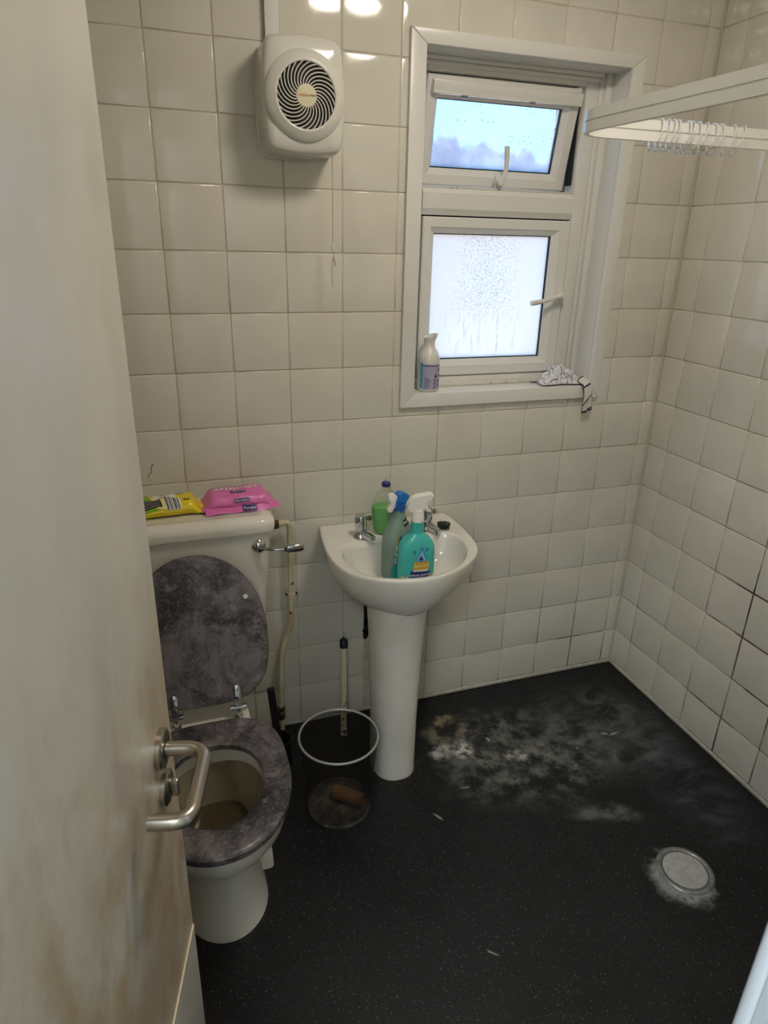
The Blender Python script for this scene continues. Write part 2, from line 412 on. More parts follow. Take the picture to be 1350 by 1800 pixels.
g.col(g.mix(g.ss(g.noise(p, 55, 4, .6), .64, .7), g.mix(g.ss(g.noise(p, 12, 3), .4, .7), 'cfc8aa', 'b3a67f'), '4f3a1c')); PIPE = g.m
BRASS = simple('tarnished_brass', '5a4a30', .45, .7, grain=.3, gs=80)
BLACKP = simple('black_plastic', '0c0c0d', .45); BLACKR = simple('black_rubber', '101010', .5)
g = G('cream_pole', 'd8cfb2', .35); p = g.pos(); _, _, z = g.xyz(p)
g.col(g.mix(g.ma('MULTIPLY', g.ss(z, .13, .11), g.ss(g.noise(p, 90, 3), .55, .6)), 'd8cfb2', '1c1610')); POLE = g.m
BINW = simple('dark_bin_wire', '25211d', .5, .3); BINRIM = simple('grey_bin_rim', 'a2a29e', .35, .2)
g = G('dusty_bin_base', '4a463f', .8); p = g.oc()
g.col(g.mix(g.ss(g.noise(p, 25, 5, .7), .4, .65), '3a352e', '6d685f')); BINBASE = g.m
CARD = simple('brown_card', '84603f', .85, grain=.12, gs=70)
TEAL = simple('teal_bottle', '43b3aa', .22, grain=.05, gs=15); TEALD = simple('teal_collar', '2a948c', .25)
WHITET = simple('white_trigger_plastic', 'e9e6de', .3); BLUET = simple('blue_trigger_plastic', '1d6fb8', .3); BLUED = simple('navy_blue_collar', '164a94', .35)
def glassy(name, col, rough=.08, w_=.75):
    g = G(name, col, rough); 
    tp = g.nd('BsdfTransparent'); tp.inputs[0].default_value = lin(col); m = g.nd('MixShader'); m.inputs[0].default_value = w_
    g.t.links.new(g.b.outputs[0], m.inputs[1]); g.t.links.new(tp.outputs[0], m.inputs[2]); g.t.links.new(m.outputs[0], g.out.inputs[0]); return g.m
CLEARGRN = glassy('clear_greenish_plastic', 'bcd0c6', .08, .62); CLEARP = glassy('clear_plastic', 'eef2ea', .06, .86)
GREENLIQ = simple('green_liquid', '3fae2c', .15); TEALLIQ = glassy('green_cleaner', '2f8a6e', .1, .35)
g = G('clear_ring_plastic', 'f2f4f8', .05); g.b.inputs['Transmission Weight'].default_value = .75; g.b.inputs['IOR'].default_value = 1.45; RINGP = g.m
NAVY = simple('navy_print', '1f2a6b', .4); GOLD = simple('gold_print', 'c79a3f', .4); LBLUE = simple('light_blue_print', '7fb6dd', .4)
MBLUE = simple('blue_print', '2a6fb5', .4); WHITEI = simple('white_print', 'eceae6', .5); BLACKI = simple('black_print', '12121a', .5)
LEAF = simple('pale_leaf_print', 'cfd0b0', .5); PETAL = simple('brown_pink_print', '8f5c50', .5)
CANW = simple('white_lacquered_can', 'dcdad2', .25); LAV = simple('lavender_label', 'a9a5bd', .35, grain=.05, gs=40); AQUA = simple('aqua_label', '4f9cc4', .35)
INK = simple('small_grey_print', '6d6a86', .5)
PINK = simple('pink_film', 'db72b2', .25, grain=.06, gs=20); PINKT = simple('pale_pink_sticker', 'f0c6d6', .4)
YEL = simple('yellow_film', 'e3cf1e', .22); YEL2 = simple('pale_yellow_film', 'e0d98a', .25); GRN = simple('green_film', '7fae2a', .25); SILV = simple('pale_grey_film', 'd5d3c9', .2)  # SILV: pale grey for the pack's film patch and printed lines
g = G('checked_cloth', 'd9d8dc', .9)
u, v, _ = g.xyz(g.uv()); wpc = g.noise(g.uv(), 5, 3)
def stripes(t, n, wd): return g.ss(g.ma('ABSOLUTE', g.ma('SUBTRACT', g.ma('FRACT', g.ma('MULTIPLY', t, n)), .5)), wd, wd+.03, 1, 0)
u2 = g.ma('ADD', u, g.ma('MULTIPLY', wpc, .10)); v2 = g.ma('ADD', v, g.ma('MULTIPLY', wpc, .10))
st = g.ma('MAXIMUM', stripes(u2, 9, .04), stripes(v2, 7, .04))
g.col(g.mix(g.ma('MULTIPLY', st, .8), 'd9d8dc', '4a4d6c')); CLOTH = g.m
g = G('cloth_tail', 'cfccc2', .9); u, v, _ = g.xyz(g.uv())
st = g.ma('MAXIMUM', stripes(g.ma('ADD', v, g.ma('MULTIPLY', u, -.25)), 3.2, .05), g.ma('MAXIMUM', g.ss(v, .06, .03), g.ss(u, .07, .04)))
g.col(g.mix(st, 'cfccc2', '33364f')); CLOTHT = g.m
g = G('lamp_diffuser', 'ffffff', .5)
em = g.nd('Emission'); em.inputs[0].default_value = (1, .90, .76, 1); em.inputs[1].default_value = LAMP_STRENGTH
g.t.links.new(em.outputs[0], g.out.inputs[0]); LAMPM = g.m
g = G('drain_metal', '8d8f90', .3, .6); p = g.oc()
g.col(g.mix(g.ss(g.noise(p, 40, 5, .7), .4, .65), '96989a', '7b7d7e')); DRAIN = g.m
SCUM = simple('scummed_plate', 'a1a2a0', .8, grain=.12, gs=60)

# ---------------------------------------------------------------- room shell
XL, XR, YF, ZC = -.34, 1.7185, -1.60, 2.38
T = .152; Z13 = .1515
WIN = (.800, 1.105, 1.462, 2.028)                 # hole in tiles (hidden under the casing)
OPN = (.824, 1.133, 1.4335, 2.007)                # clear opening

def slab(name, lo, hi, m, **k): return tag(obj(name, box(NB(), lo, hi), m, smooth=False), kind='structure', **k)
floor = slab('floor', (XL-.1, -1.74, -.08), (XR+.1, .04, 0), FLOOR, label='black speckled vinyl floor, damp and chalky by the shower')
slab('floor_hall', (-1.5, -2.9, -.08), (2.0, -1.74, 0), HALLFLOOR)
slab('ceiling', (-1.6, -3.0, ZC), (2.1, .28, ZC+.15), CEIL)
# back wall round the window opening
bm = NB()
TG = .0022
x0, z0, x1, z1 = OPN
for lo, hi in (((XL-.1, TG, 0), (x0, .26, ZC)), ((x1, TG, 0), (XR+.1, .26, ZC)), ((x0, TG, 0), (x1, .26, z0-.022)), ((x0, TG, z1), (x1, .26, ZC))):
    box(bm, lo, hi)
wall_back = tag(obj('wall_back', bm, GROUT, smooth=False), 'white tiled back wall with the window, basin and toilet', kind='structure')
wall_right = slab('wall_right', (XR+TG, -1.75, 0), (XR+.12, .0, ZC), GROUT, label='white tiled shower wall on the right with mouldy grout')
slab('wall_left', (XL-.1, -1.75, 0), (XL, 0, ZC), PAINT)
bm = NB()                                          # front wall with the doorway
for lo, hi in (((XL, -1.74, 0), (-.14, YF, ZC)), ((.56, -1.74, 0), (XR, YF, ZC)), ((-.14, -1.74, 2.03), (.56, YF, ZC))): box(bm, lo, hi)
tag(obj('wall_front', bm, PAINT, smooth=False), kind='structure')
slab('wall_hall', (-1.5, -3.0, 0), (2.0, -2.9, ZC), PAINT)
slab('wall_hall_right', (2.0, -3.0, 0), (2.1, -1.6, ZC), PAINT)
bm = NB()
for lo, hi in (((-1.5, -2.9, 0), (-1.4, -2.72, ZC)), ((-1.5, -1.8, 0), (-1.4, -1.74, ZC)), ((-1.5, -2.72, 0), (-1.4, -1.8, .4)), ((-1.5, -2.72, 2.3), (-1.4, -1.8, ZC))): box(bm, lo, hi)
tag(obj('wall_hall_left', bm, PAINT, smooth=False), kind='structure')
slab('wall_hall_front', (-1.5, -1.74, 0), (XL-.1, -1.6, ZC), PAINT)

# tiles: one mesh per size, each tile an object of the wall
def inset(poly, d):
    n = len(poly); out = []
    for i in range(n):
        p, q, s = poly[i-1], poly[i], poly[(i+1) % n]
        nx = ny = 0
        for a, b in ((p, q), (q, s)):
            ex, ey = b[0]-a[0], b[1]-a[1]; L = math.hypot(ex, ey); nx += -ey/L; ny += ex/L
        out.append((q[0]+nx*d, q[1]+ny*d))
    return out
MESHES = {}
def tile_mesh(poly):
    key = tuple((round(a, 4), round(b, 4)) for a, b in poly)
    if key in MESHES: return MESHES[key]
    bm = NB(); rings = []
    for d, dep in ((0, .0042), (0, .0013), (.0009, .0004), (.0028, 0)):
        rings.append([(u, dep, v) for u, v in inset(poly, d)])
    loft(bm, rings, True, False, True)
    finish(bm, 80)
    for f in bm.faces:
        if f.normal.y > .5: f.normal_flip()
    me = bpy.data.meshes.new('tile'); bm.to_mesh(me); bm.free(); me.materials.append(TILE)
    MESHES[key] = me; return me
rng = random.Random(4)
def put_tile(poly, wall, c, rotz):
    cx, cz = c
    me = tile_mesh([(a-cx, b-cz) for a, b in poly])
    o = link(bpy.data.objects.new('tile', me)); o.parent = wall
    j = lambda s: rng.gauss(0, s)
    if rotz == 0: o.location = (cx, j(.0001), cz); o.rotation_euler = (j(.0006), 0, j(.0006))
    else: o.location = (XR+j(.0001), -cx, cz); o.rotation_euler = (0, j(.0006), R(90)*-1+j(.0006))
GAP = .0014
rows = [Z13+k*T for k in range(-1, 15)]
rows = [(max(a, .0135), min(a+T, ZC-.002)) for a in rows]
hx0, hz0, hx1, hz1 = WIN
for za, zb in rows:
    for n in range(-3, 12):
        a, b = n*T, (n+1)*T
        a, b = max(a, XL+.002), min(b, XR-.002)
        if b-a < .01: continue
        A, B_, C_, D_ = a+GAP, b-GAP, za+GAP, zb-GAP
        cut = False
        if n == 4 and zb < .7:                     # tiles stop short of the pipe chase behind the pedestal
            B_ = .6795
        if n == 5 and zb < .7 and False: continue
        rect = [(A, C_), (B_, C_), (B_, D_), (A, D_)]
        c = ((A+B_)/2, (C_+D_)/2)
        ox0, ox1, oz0, oz1 = max(A, hx0), min(B_, hx1), max(C_, hz0), min(D_, hz1)
        if ox1 <= ox0 or oz1 <= oz0: put_tile(rect, wall_back, c, 0); continue
        L, Rr, Bt, Tp = ox0 > A+.004, ox1 < B_-.004, oz0 > C_+.004, oz1 < D_-.004
        if not (L or Rr or Bt or Tp): continue
        if L and not (Bt or Tp): poly = [(A, C_), (ox0, C_), (ox0, D_), (A, D_)]
        elif Rr and not (Bt or Tp): poly = [(ox1, C_), (B_, C_), (B_, D_), (ox1, D_)]
        elif Bt and not (L or Rr): poly = [(A, C_), (B_, C_), (B_, oz0), (A, oz0)]
        elif Tp and not (L or Rr): poly = [(A, oz1), (B_, oz1), (B_, D_), (A, D_)]
        elif L and Bt: poly = [(A, C_), (B_, C_), (B_, oz0), (ox0, oz0), (ox0, D_), (A, D_)]
        elif L and Tp: poly = [(A, C_), (ox0, C_), (ox0, oz1), (B_, oz1), (B_, D_), (A, D_)]
        elif Rr and Bt: poly = [(A, C_), (B_, C_), (B_, D_), (ox1, D_), (ox1, oz0), (A, oz0)]
        else: poly = [(ox1, C_), (B_, C_), (B_, D_), (A, D_), (A, oz1), (ox1, oz1)]
        put_tile(poly, wall_back, c, 0)
    for n in range(0, 12):                          # right wall, u = -y
        a, b = -.0559+n*T, -.0559+(n+1)*T
        a, b = max(a, .003), min(b, -YF-.002)
        if b-a < .01: continue
        poly = [(a+GAP, za+GAP), (b-GAP, za+GAP), (b-GAP, zb-GAP), (a+GAP, zb-GAP)]
        put_tile(poly, wall_right, ((a+b)/2, (za+zb)/2), 1)
bm = NB(); tube(bm, smooth_path([(.0545, -.0006, .934), (.0565, -.0012, .944), (.0625, -.0008, .950), (.0635, -.0015, .962), (.068, -.0008, .972), (.070, -.0014, .966)], 5), .0007, 5); obj('hair', bm, INKH, wall_back)
# dark broken patches in the chase beside the pedestal
rg = random.Random(8)
bm = NB()
for (cz, hh, ww) in ((.455, .022, .008), (.385, .042, .010), (.342, .030, .012), (.315, .018, .011)):
    ring = []
    for k in range(14):
        a = 2*math.pi*k/14; q = 1+rg.uniform(-.3, .3)
        ring.append((.688+ww*q*math.cos(a), -.0006, cz+hh*q*math.sin(a)))
    f = bm.faces.new([bm.verts.new(p) for p in ring])
e = bmesh.ops.extrude_face_region(bm, geom=bm.faces[:]); bmesh.ops.translate(bm, verts=[v for v in e['geom'] if isinstance(v, bmesh.types.BMVert)], vec=(0, .004, 0))
obj('broken_grout', bm, DARKIN, wall_back)
# capping strip along the foot of the walls, corner sealant
def strip(name, lo, hi, m=None): return tag(obj(name, box(NB(), lo, hi, .0025), m or UPVC), kind='structure')
CAPM = simple('capping_strip', 'bdb9ad', .4, grain=.15, gs=30)
strip('baseboard_back', (XL, -.006, 0), (XR, .003, .0125), CAPM)
strip('baseboard_right', (XR-.006, YF, 0), (XR+.003, -.006, .0125), CAPM)
bm = NB(); tube(bm, [(XR-.001, -.001, .012), (XR-.001, -.001, ZC-.001)], .0035, 8)
tag(obj('trim_1', bm, simple('corner_sealant', 'c4bda8', .5)), kind='structure')

# ---------------------------------------------------------------- window
win = tag(link(bpy.data.objects.new('window_1', None)), 'white plastic window, small tilted vent above a frosted casement', kind='structure')
WL['window_1'] = Vector()
def wpart(name, bm, m, parent=win, **k): return obj(name, bm, m, parent, world=True, **k)
cx0, cz0, cx1, cz1 = .781, 1.0915, 1.4735, 2.040
def casing(quad):
    bm = NB(); prism(bm, quad, .003, -.013, lambda u, v, d: (u, d, v), .0025); return bm
x0, z0, x1, z1 = OPN
e_ = .0006
for q in ([(cx0, cz0), (x0, z0), (x0, z1), (cx0, cz1)], [(cx1, cz0), (cx1, cz1), (x1, z1), (x1, z0)],
          [(cx0+e_, cz1), (x0+e_, z1), (x1-e_, z1), (cx1-e_, cz1)], [(cx0+e_, cz0), (cx1-e_, cz0), (x1-e_, z0), (x0+e_, z0)]):
    wpart('casing', casing(q), UPVC)
FY = .085                                            # room-side face of the outer frame
for lo, hi in (((x0-.001, .002, z0-.02), (x1+.001, FY+.05, z0)), ((x0-.02, .003, z0), (x0+.0005, FY+.05, z1)), ((x1-.0005, .003, z0), (x1+.02, FY+.05, z1)), ((x0-.001, .003, z1-.0005), (x1+.001, FY+.05, z1+.02))):
    wpart('reveal_lining', box(NB(), lo, hi), UPVC)
SX0, SX1 = .864, 1.356                               # sash openings
for q in ([(x0, z0+.028), (SX0, z0+.028), (SX0, z1), (x0, z1)], [(SX1, z0+.028), (1.398, z0+.028), (1.398, z1), (SX1, z1)],
          [(SX0, 1.9735), (SX1, 1.9735), (SX1, z1), (SX0, z1)], [(x0, z0), (1.398, z0), (1.398, z0+.03), (x0, z0+.03)]):
    bm = NB(); prism(bm, q, FY+.06, FY, lambda u, v, d: (u, d, v), .004); wpart('outer_frame', bm, UPVC)
bm = NB(); loft(bm, [[(x, y, z) for y, z in ((FY+.055, 1.625), (FY+.006, 1.625), (FY-.002, 1.637), (FY-.004, 1.642), (FY-.004, 1.682), (FY+.004, 1.696), (FY+.055, 1.697))] for x in (SX0, SX1)]); wpart('transom', bm, UPVC, sharp=15)
# stepped cover trims on the right and top of the frame, and along the sill
for xx0, xx1, yy in ((1.398, 1.412, FY-.004), (1.412, 1.4335, FY-.014)):
    wpart('cover_trim', box(NB(), (xx0, yy, z0), (xx1, FY+.06, z1), .003), UPVC)
for zz0, zz1, yy in ((1.985, 1.997, FY-.006), (1.997, 2.007, FY-.016)):
    wpart('cover_trim', box(NB(), (x0, yy, zz0), (1.398, FY+.01, zz1), .003), UPVC)
wpart('cover_trim', box(NB(), (x0, FY-.014, z0), (1.412, FY+.01, z0+.012), .003), GRUB)
# outside masonry reveal
bm = NB()
for lo, hi in (((SX1+.012, .145, 1.1), (SX1+.06, .259, 2.0)), ((x0, .145, 1.1), (x0+.03, .259, 2.0))): box(bm, lo, hi)
wpart('outer_reveal', bm, BRICK)
# lower casement
sash = wpart('casement', NB(), UPVC)
def bevel_frame(bm, o, i, y, dp, slope=.012):
    """square frame with a sloping glazing bead, o/i = (x0,z0,x1,z1)"""
    def rr(b, yy): return [(b[0], yy, b[1]), (b[2], yy, b[1]), (b[2], yy, b[3]), (b[0], yy, b[3])]
    k = [o[0]+(i[0]-o[0])*.62, o[1]+(i[1]-o[1])*.62, o[2]+(i[2]-o[2])*.62, o[3]+(i[3]-o[3])*.62]
    o2 = [o[0]+.003, o[1]+.003, o[2]-.003, o[3]-.003]
    loft(bm, [rr(o, y+dp), rr(o, y+.003), rr(o2, y), rr(k, y), rr(k, y+.0015), rr(i, y+slope), rr(i, y+dp), rr(o, y+dp)], True, False, False)
bm = NB(); bevel_frame(bm, (SX0+.003, 1.1655, SX1-.003, 1.6205), (.905, 1.214, 1.296, 1.577), FY-.006, .045); wpart('sash_frame', bm, UPVC, sash, sharp=20)
bm = NB(); bevel_frame(bm, (.9035, 1.2125, 1.2975, 1.5785), (.9075, 1.2165, 1.2935, 1.5745), FY+.010, .012, .004); wpart('gasket', bm, GASKET, sash)
bm = NB(); box(bm, (.904, FY+.018, 1.213), (1.297, FY+.022, 1.578)); wpart('glass_pane', bm, FROST, sash)
def handle(base, lever, parent, rx=.011):
    bm = NB(); bx, by, bz = base
    prism(bm, [(bx+a, bz+b) for a, b in rrect(.009, .026, .008)], by, by-.008, lambda u, v, d: (u, d, v), .002)
    lathe(bm, [(.0105, 0), (.0105, .020), (.008, .023)], 20, Matrix.Translation((bx, by-.006, bz)) @ Matrix.Rotation(R(90), 4, 'X'))
    tube(bm, smooth_path(lever, 6), .0075, 12, rad=[.0095-.003*min(1, i/10) + (.0012 if i > 14 else 0) for i in range((len(lever)-1)*6+1)])
    return wpart('window_handle', bm, WHITEP, parent)
handle((1.338, FY-.006, 1.404), [(1.338, FY-.026, 1.404), (1.318, FY-.032, 1.402), (1.280, FY-.034, 1.392), (1.226, FY-.034, 1.383)], sash)
# hinges of dark side gap, upper vent tilted out at the foot
vent = wpart('vent_sash', NB(), UPVC)
hz = 1.966
TLT = Matrix.Translation((0, FY+.006, hz)) @ Matrix.Rotation(R(-11), 4, 'X') @ Matrix.Translation((0, -(FY+.006), -hz))
TLT = Matrix.Translation((0, FY+.006, hz)) @ Matrix.Rotation(R(11), 4, 'X') @ Matrix.Translation((0, -(FY+.006), -hz))
def tilt(bm): bmesh.ops.transform(bm, matrix=TLT, verts=bm.verts); return bm
bm = NB(); bevel_frame(bm, (SX0+.003, 1.702, SX1-.012, 1.968), (.9035, 1.745, 1.2975, 1.914), FY, .04); wpart('sash_frame', tilt(bm), UPVC, vent, sharp=20)
bm = NB(); bevel_frame(bm, (.902, 1.7435, 1.299, 1.9155), (.906, 1.7475, 1.295, 1.9115), FY+.014, .012, .004); wpart('gasket', tilt(bm), GASKET, vent)
bm = NB(); box(bm, (.903, FY+.022, 1.7445), (1.2985, FY+.026, 1.9145)); wpart('glass_pane', tilt(bm), MIST, vent)
bm = NB(); box(bm, (.880, FY-.016, 1.924), (1.342, FY+.002, 1.957), .003); box(bm, (.884, FY-.0175, 1.9245), (1.338, FY-.010, 1.931), .0015); wpart('trickle_vent', tilt(bm), UPVC, vent)
for xx in (.966, 1.175): 
    bm = NB(); box(bm, (xx, FY-.02, 1.9205), (xx+.014, FY-.006, 1.9255), .001); wpart('vent_catch', tilt(bm), INK, vent)
wpart('stay_arm', box(NB(), (SX1-.008, FY+.02, 1.72), (SX1-.003, FY+.05, 1.96)), GASKET, vent)
wpart('light_stop_lip', box(NB(), (SX0-.01, FY+.098, 1.66), (SX1+.01, FY+.106, 1.728)), UPVC)  # outer frame lip, added to block the bright gap under the vent
wpart('light_stop_lip', box(NB(), (SX0-.01, FY+.046, 1.60), (SX1+.01, FY+.054, 1.645)), GASKET)  # dark backing added to stop light leaking above the casement
wpart('inner_ledge', box(NB(), (SX0, FY+.002, 1.6955), (SX1, FY+.055, 1.6995), .001), GRUB)
handle((1.100, FY+.012, 1.716), [(1.100, FY-.006, 1.716), (1.106, FY-.012, 1.728), (1.112, FY-.014, 1.752), (1.110, FY-.014, 1.808)], vent)
# outdoors
ow = tag(obj('garden_wall', box(NB(), (-3, 2.0, -1.5), (6, 2.2, 1.82)), RENDER, smooth=False), 'pale rendered garden wall outside the window', 'wall')
tag(obj('floor_outside', box(NB(), (-6, .26, -1.6), (8, 8, -1.5)), GROUND, smooth=False), kind='structure')

# ---------------------------------------------------------------- door, frame
th = math.atan2(-.970, -.242)
door = link(bpy.data.objects.new('door_1', None)); WL['door_1'] = Vector()
door.location = (.0795-.0078, -1.05+.002, 0); door.rotation_euler = (-.008, 0, th)
tag(door, 'grubby white door standing open with a steel lever handle', kind='structure')
bm = NB(); box(bm, (0, -.04, .006), (.585, 0, 1.99), .0015); obj('door_leaf', bm, DOOR, door)
bm = NB(); box(bm, (.004, 0, .02), (.58, .0022, .531), .0008); obj('kick_plate', bm, KICK, door)
bm = NB(); box(bm, (.004, 0, .5312), (.58, .0024, .5345)); obj('plate_edge', bm, EDGE, door)
hd = thing('door_handle', None, None); hd.parent = door
ax = Matrix.Rotation(R(-90), 4, 'X')
bm = NB(); lathe(bm, [(.0265, 0), (.0265, .0065), (.024, .0085), (.0125, .0088)], 40, Matrix.Translation((.06, 0, .94)) @ ax)
lathe(bm, [(.003, 0), (.003, .003)], 10, Matrix.Translation((.062, .004, .913)) @ Matrix.Rotation(R(180), 4, 'X')); obj('rose', bm, SATIN, hd)
bm = NB(); lathe(bm, [(.0122, .0087), (.0122, .0095), (.009, .0095)], 24, Matrix.Translation((.06, 0, .94)) @ ax); obj('rose_collar', bm, GASKET, hd)
bm = NB(); tube(bm, fillet([(.06, .006, .94), (.06, .060, .94), (.178, .062, .94), (.178, .016, .94)], .030, 10), .0096, 20); obj('lever', bm, SATIN, hd)
lk = thing('thumb_turn', None, None); lk.parent = door
bm = NB(); lathe(bm, [(.024, 0), (.024, .006), (.021, .008), (.008, .008)], 36, Matrix.Translation((.06, 0, .876)) @ ax); obj('rose', bm, SATIN, lk)
bm = NB(); box(bm, (.056, .008, .862), (.064, .020, .890), .003); obj('snib', bm, SATIN, lk)
# door frame
FRAME = simple('white_gloss_frame', 'd8d8d8', .3)
jx = .535
dfr = link(bpy.data.objects.new('door_2', None)); WL['door_2'] = Vector(); tag(dfr, 'white gloss door frame beside the camera', kind='structure')
bm = NB(); box(bm, (jx, -1.74, 0), (jx+.025, YF, 2.0), .001); obj('jamb', bm, FRAME, dfr)
bm = NB(); box(bm, (jx-.012, -1.70, 0), (jx+.001, -1.645, 2.0), .002); obj('door_stop', bm, FRAME, dfr)
bm = NB(); box(bm, (jx, YF, 0), (jx+.065, YF+.016, 2.06), .006, 3); obj('architrave', bm, FRAME, dfr)
bm = NB(); box(bm, (-.14, -1.74, 0), (-.115, YF, 2.0), .001); obj('jamb', bm, FRAME, dfr)
bm = NB(); box(bm, (-.18, YF, 0), (-.115, YF+.016, 2.06), .006, 3); obj('architrave', bm, FRAME, dfr)
bm = NB(); box(bm, (-.14, -1.74, 2.0), (.56, YF, 2.03), .001); obj('jamb', bm, FRAME, dfr)
bm = NB(); box(bm, (-.115, YF, 2.0), (jx, YF+.016, 2.06), .006, 3); obj('architrave', bm, FRAME, dfr)

# ---------------------------------------------------------------- ceiling lamp
lamp = thing('ceiling_light', 'round white ceiling light with a glowing frosted dome', 'light', (.87, -.86, ZC))
bm = NB(); lathe(bm, [(.165, 0), (.165, -.022), (.150, -.030)], 48); obj('lamp_base', bm, WHITEP, lamp)
bm = NB(); lathe(bm, [(.150, -.024), (.146, -.040), (.130, -.056), (.098, -.069), (.055, -.076), (.012, -.078)], 48, cap0=False); obj('lamp_shade', bm, LAMPM, lamp)

g = G('hall_fill_diffuser', 'ffffff', .5)  # unseen hall panel, added to bring up cool fill on jamb and lower walls
em = g.nd('Emission'); em.inputs[0].default_value = (.87, .95, 1, 1); em.inputs[1].default_value = HALL_FILL_STRENGTH
g.t.links.new(em.outputs[0], g.out.inputs[0])
hall_fill = thing('ceiling_light', 'square white fill light panel added unseen in the hall behind the camera', 'light', (-.45, -2.35, ZC))
bm = NB(); box(bm, (-.3, -.3, -.03), (.3, .3, 0), .004); obj('lamp_base', bm, WHITEP, hall_fill)
bm = NB(); box(bm, (-.285, -.285, -.036), (.285, .285, -.0302)); obj('lamp_shade', bm, g.m, hall_fill)

# ---------------------------------------------------------------- toilet
WCX = .14
toilet = thing('toilet', 'white ceramic toilet with a raised grey slate-print lid', 'toilet', (WCX, -.5, 0))
def tpart(name, bm, m, parent=toilet, **k): return obj(name, bm, m, parent, world=True, **k)
def egg(a, yf, yb, N=56, nf=2.0, nb=2.6, ysplit=None, cx=WCX):
    """closed plan outline: half-width a, front tip yf, back yb"""
    ym = ysplit if ysplit is not None else yb+(yf-yb)*.47
    out = []
    for i in range(N):
        t = 2*math.pi*i/N; s, c = math.sin(t), math.cos(t)
        if c < 0: x, y = a*sgnpow(s, 2/nf), ym+(ym-yf)*sgnpow(c, 2/nf)
        else: x, y = a*sgnpow(s, 2/nb), ym+(yb-ym)*sgnpow(c, 2/nb)
        out.append((cx+x, y))
    return out
# pan: outer shell, rim and inner bowl in one mesh
bm = NB()
R3 = lambda o, z: [(x, y, z) for x, y in o]
outer = [(0.0, .104, -.718, -.22, .125), (.02, .102, -.715, -.22, .125), (.06, .096, -.706, -.22, .12), (.13, .092, -.702, -.22, .12), (.19, .094, -.706, -.22, .13), (.225, .106, -.722, -.24, .15),
         (.255, .128, -.752, -.28, .18), (.285, .149, -.780, -.32, .20), (.32, .163, -.802, -.36, .21), (.355, .169, -.812, -.372, .22), (.370, .170, -.813, -.374, .22), (.375, .168, -.811, -.374, .22)]
rings = [R3(egg(a, f, b, ysplit=f+q), z) for z, a, f, b, q in outer]
rings += [R3(egg(a, f, b), z) for z, a, f, b in ((.378, .158, -.799, -.38), (.378, .118, -.757, -.47), (.372, .112, -.752, -.48), (.335, .113, -.752, -.480))]
loft(bm, rings, True, True, False)
# rear deck and trap housing
dk = []
for z, hw, yf, yb in ((0, .085, -.42, -.16), (.05, .080, -.42, -.16), (.2, .085, -.43, -.12), (.30, .095, -.44, -.07), (.36, .108, -.45, -.05), (.3765, .108, -.45, -.05)):
    dk.append([(WCX+x, (yf+yb)/2+y, z) for x, y in rrect(hw, (yb-yf)/2, .03)])
loft(bm, dk)
for sx in (-1, 1):                                   # side foot flanges carrying the floor fixings
    fl_ = [[(WCX+sx*.095+x, -.47+y, z) for x, y in rrect(q, .075*s_, .012)] for z, q, s_ in ((0, .036, 1), (.05, .034, 1), (.11, .028, .92), (.155, .018, .8), (.17, .006, .7))]
    loft(bm, fl_)
tpart('pan', bm, CHINA, sharp=45)
bm = NB(); loft(bm, [R3(egg(a, f, b), z) for z, a, f, b in ((.376, .1125, -.7525, -.4795), (.34, .114, -.755, -.478), (.30, .108, -.745, -.484), (.25, .088, -.715, -.50), (.20, .06, -.66, -.51), (.15, .045, -.62, -.53), (.13, .03, -.60, -.55))], True, False, True)
tpart('bowl', bm, BOWL, recalc=True)
bm = NB(); bm.faces.new([bm.verts.new(p) for p in R3(egg(.072, -.688, -.502), .228)]); tpart('water', bm, WATER, label='murky water in the bowl')
for sx in (-1, 1):
    bm = NB(); lathe(bm, [(.0085, 0), (.0085, .002), (.006, .003)], 14, Matrix.Translation((WCX+sx*.122, -.535, .118)) @ Matrix.Rotation(R(75), 4, 'X')); tpart('fixing_screw', bm, BLACKP)
# cistern
bm = NB(); tk = []
for z, hw, yf in ((.395, .165, -.165), (.42, .178, -.185), (.50, .190, -.195), (.66, .206, -.203), (.78, .214, -.206), (.83, .216, -.207)):
    yb = -.004; tk.append([(WCX-.002+x, (yf+yb)/2+y, z) for x, y in rrect(hw, (yb-yf)/2, .035, 6)])
loft(bm, tk); tpart('cistern', bm, CHINA, sharp=50)
bm = NB(); ld = []
for z, hw, yf, r in ((.828, .222, -.212, .03), (.829, .227, -.218, .034), (.845, .229, -.221, .036), (.858, .226, -.218, .036), (.866, .218, -.209, .036), (.8695, .206, -.197, .03), (.8695, .196, -.186, .022), (.868, .192, -.182, .02)):
    yb = -.003 if hw > .21 else -.012-(.21-hw)*.6
    ld.append([(WCX-.002+x, (yf+yb)/2+y, z) for x, y in rrect(hw, (yb-yf)/2, r, 6)])
loft(bm, ld); tpart('cistern_lid', bm, CHINA, sharp=40)
lev = tpart('flush_lever', NB(), CHROME)
bm = NB(); lathe(bm, [(.019, 0), (.019, .004), (.014, .010), (.006, .013)], 28, Matrix.Translation((.3185, -.2035, .786)) @ Matrix.Rotation(R(90), 4, 'X')); tpart('escutcheon', bm, CHROME, lev)
bm = NB(); tube(bm, smooth_path([(.3185, -.214, .786), (.335, -.228, .785), (.365, -.236, .784), (.385, -.238, .784)], 6), .0042, 10); tpart('lever_arm', bm, CHROME, lev)
bm = NB()
loft(bm, [[(x, -.238+y*sc, .784+z*sc) for y, z in rrect(.0075, .011, .006, 4)] for x, sc in ((.380, .45), (.386, .8), (.395, 1), (.425, 1.05), (.432, .85), (.434, .4))]); tpart('lever_paddle', bm, CHROME, lev)
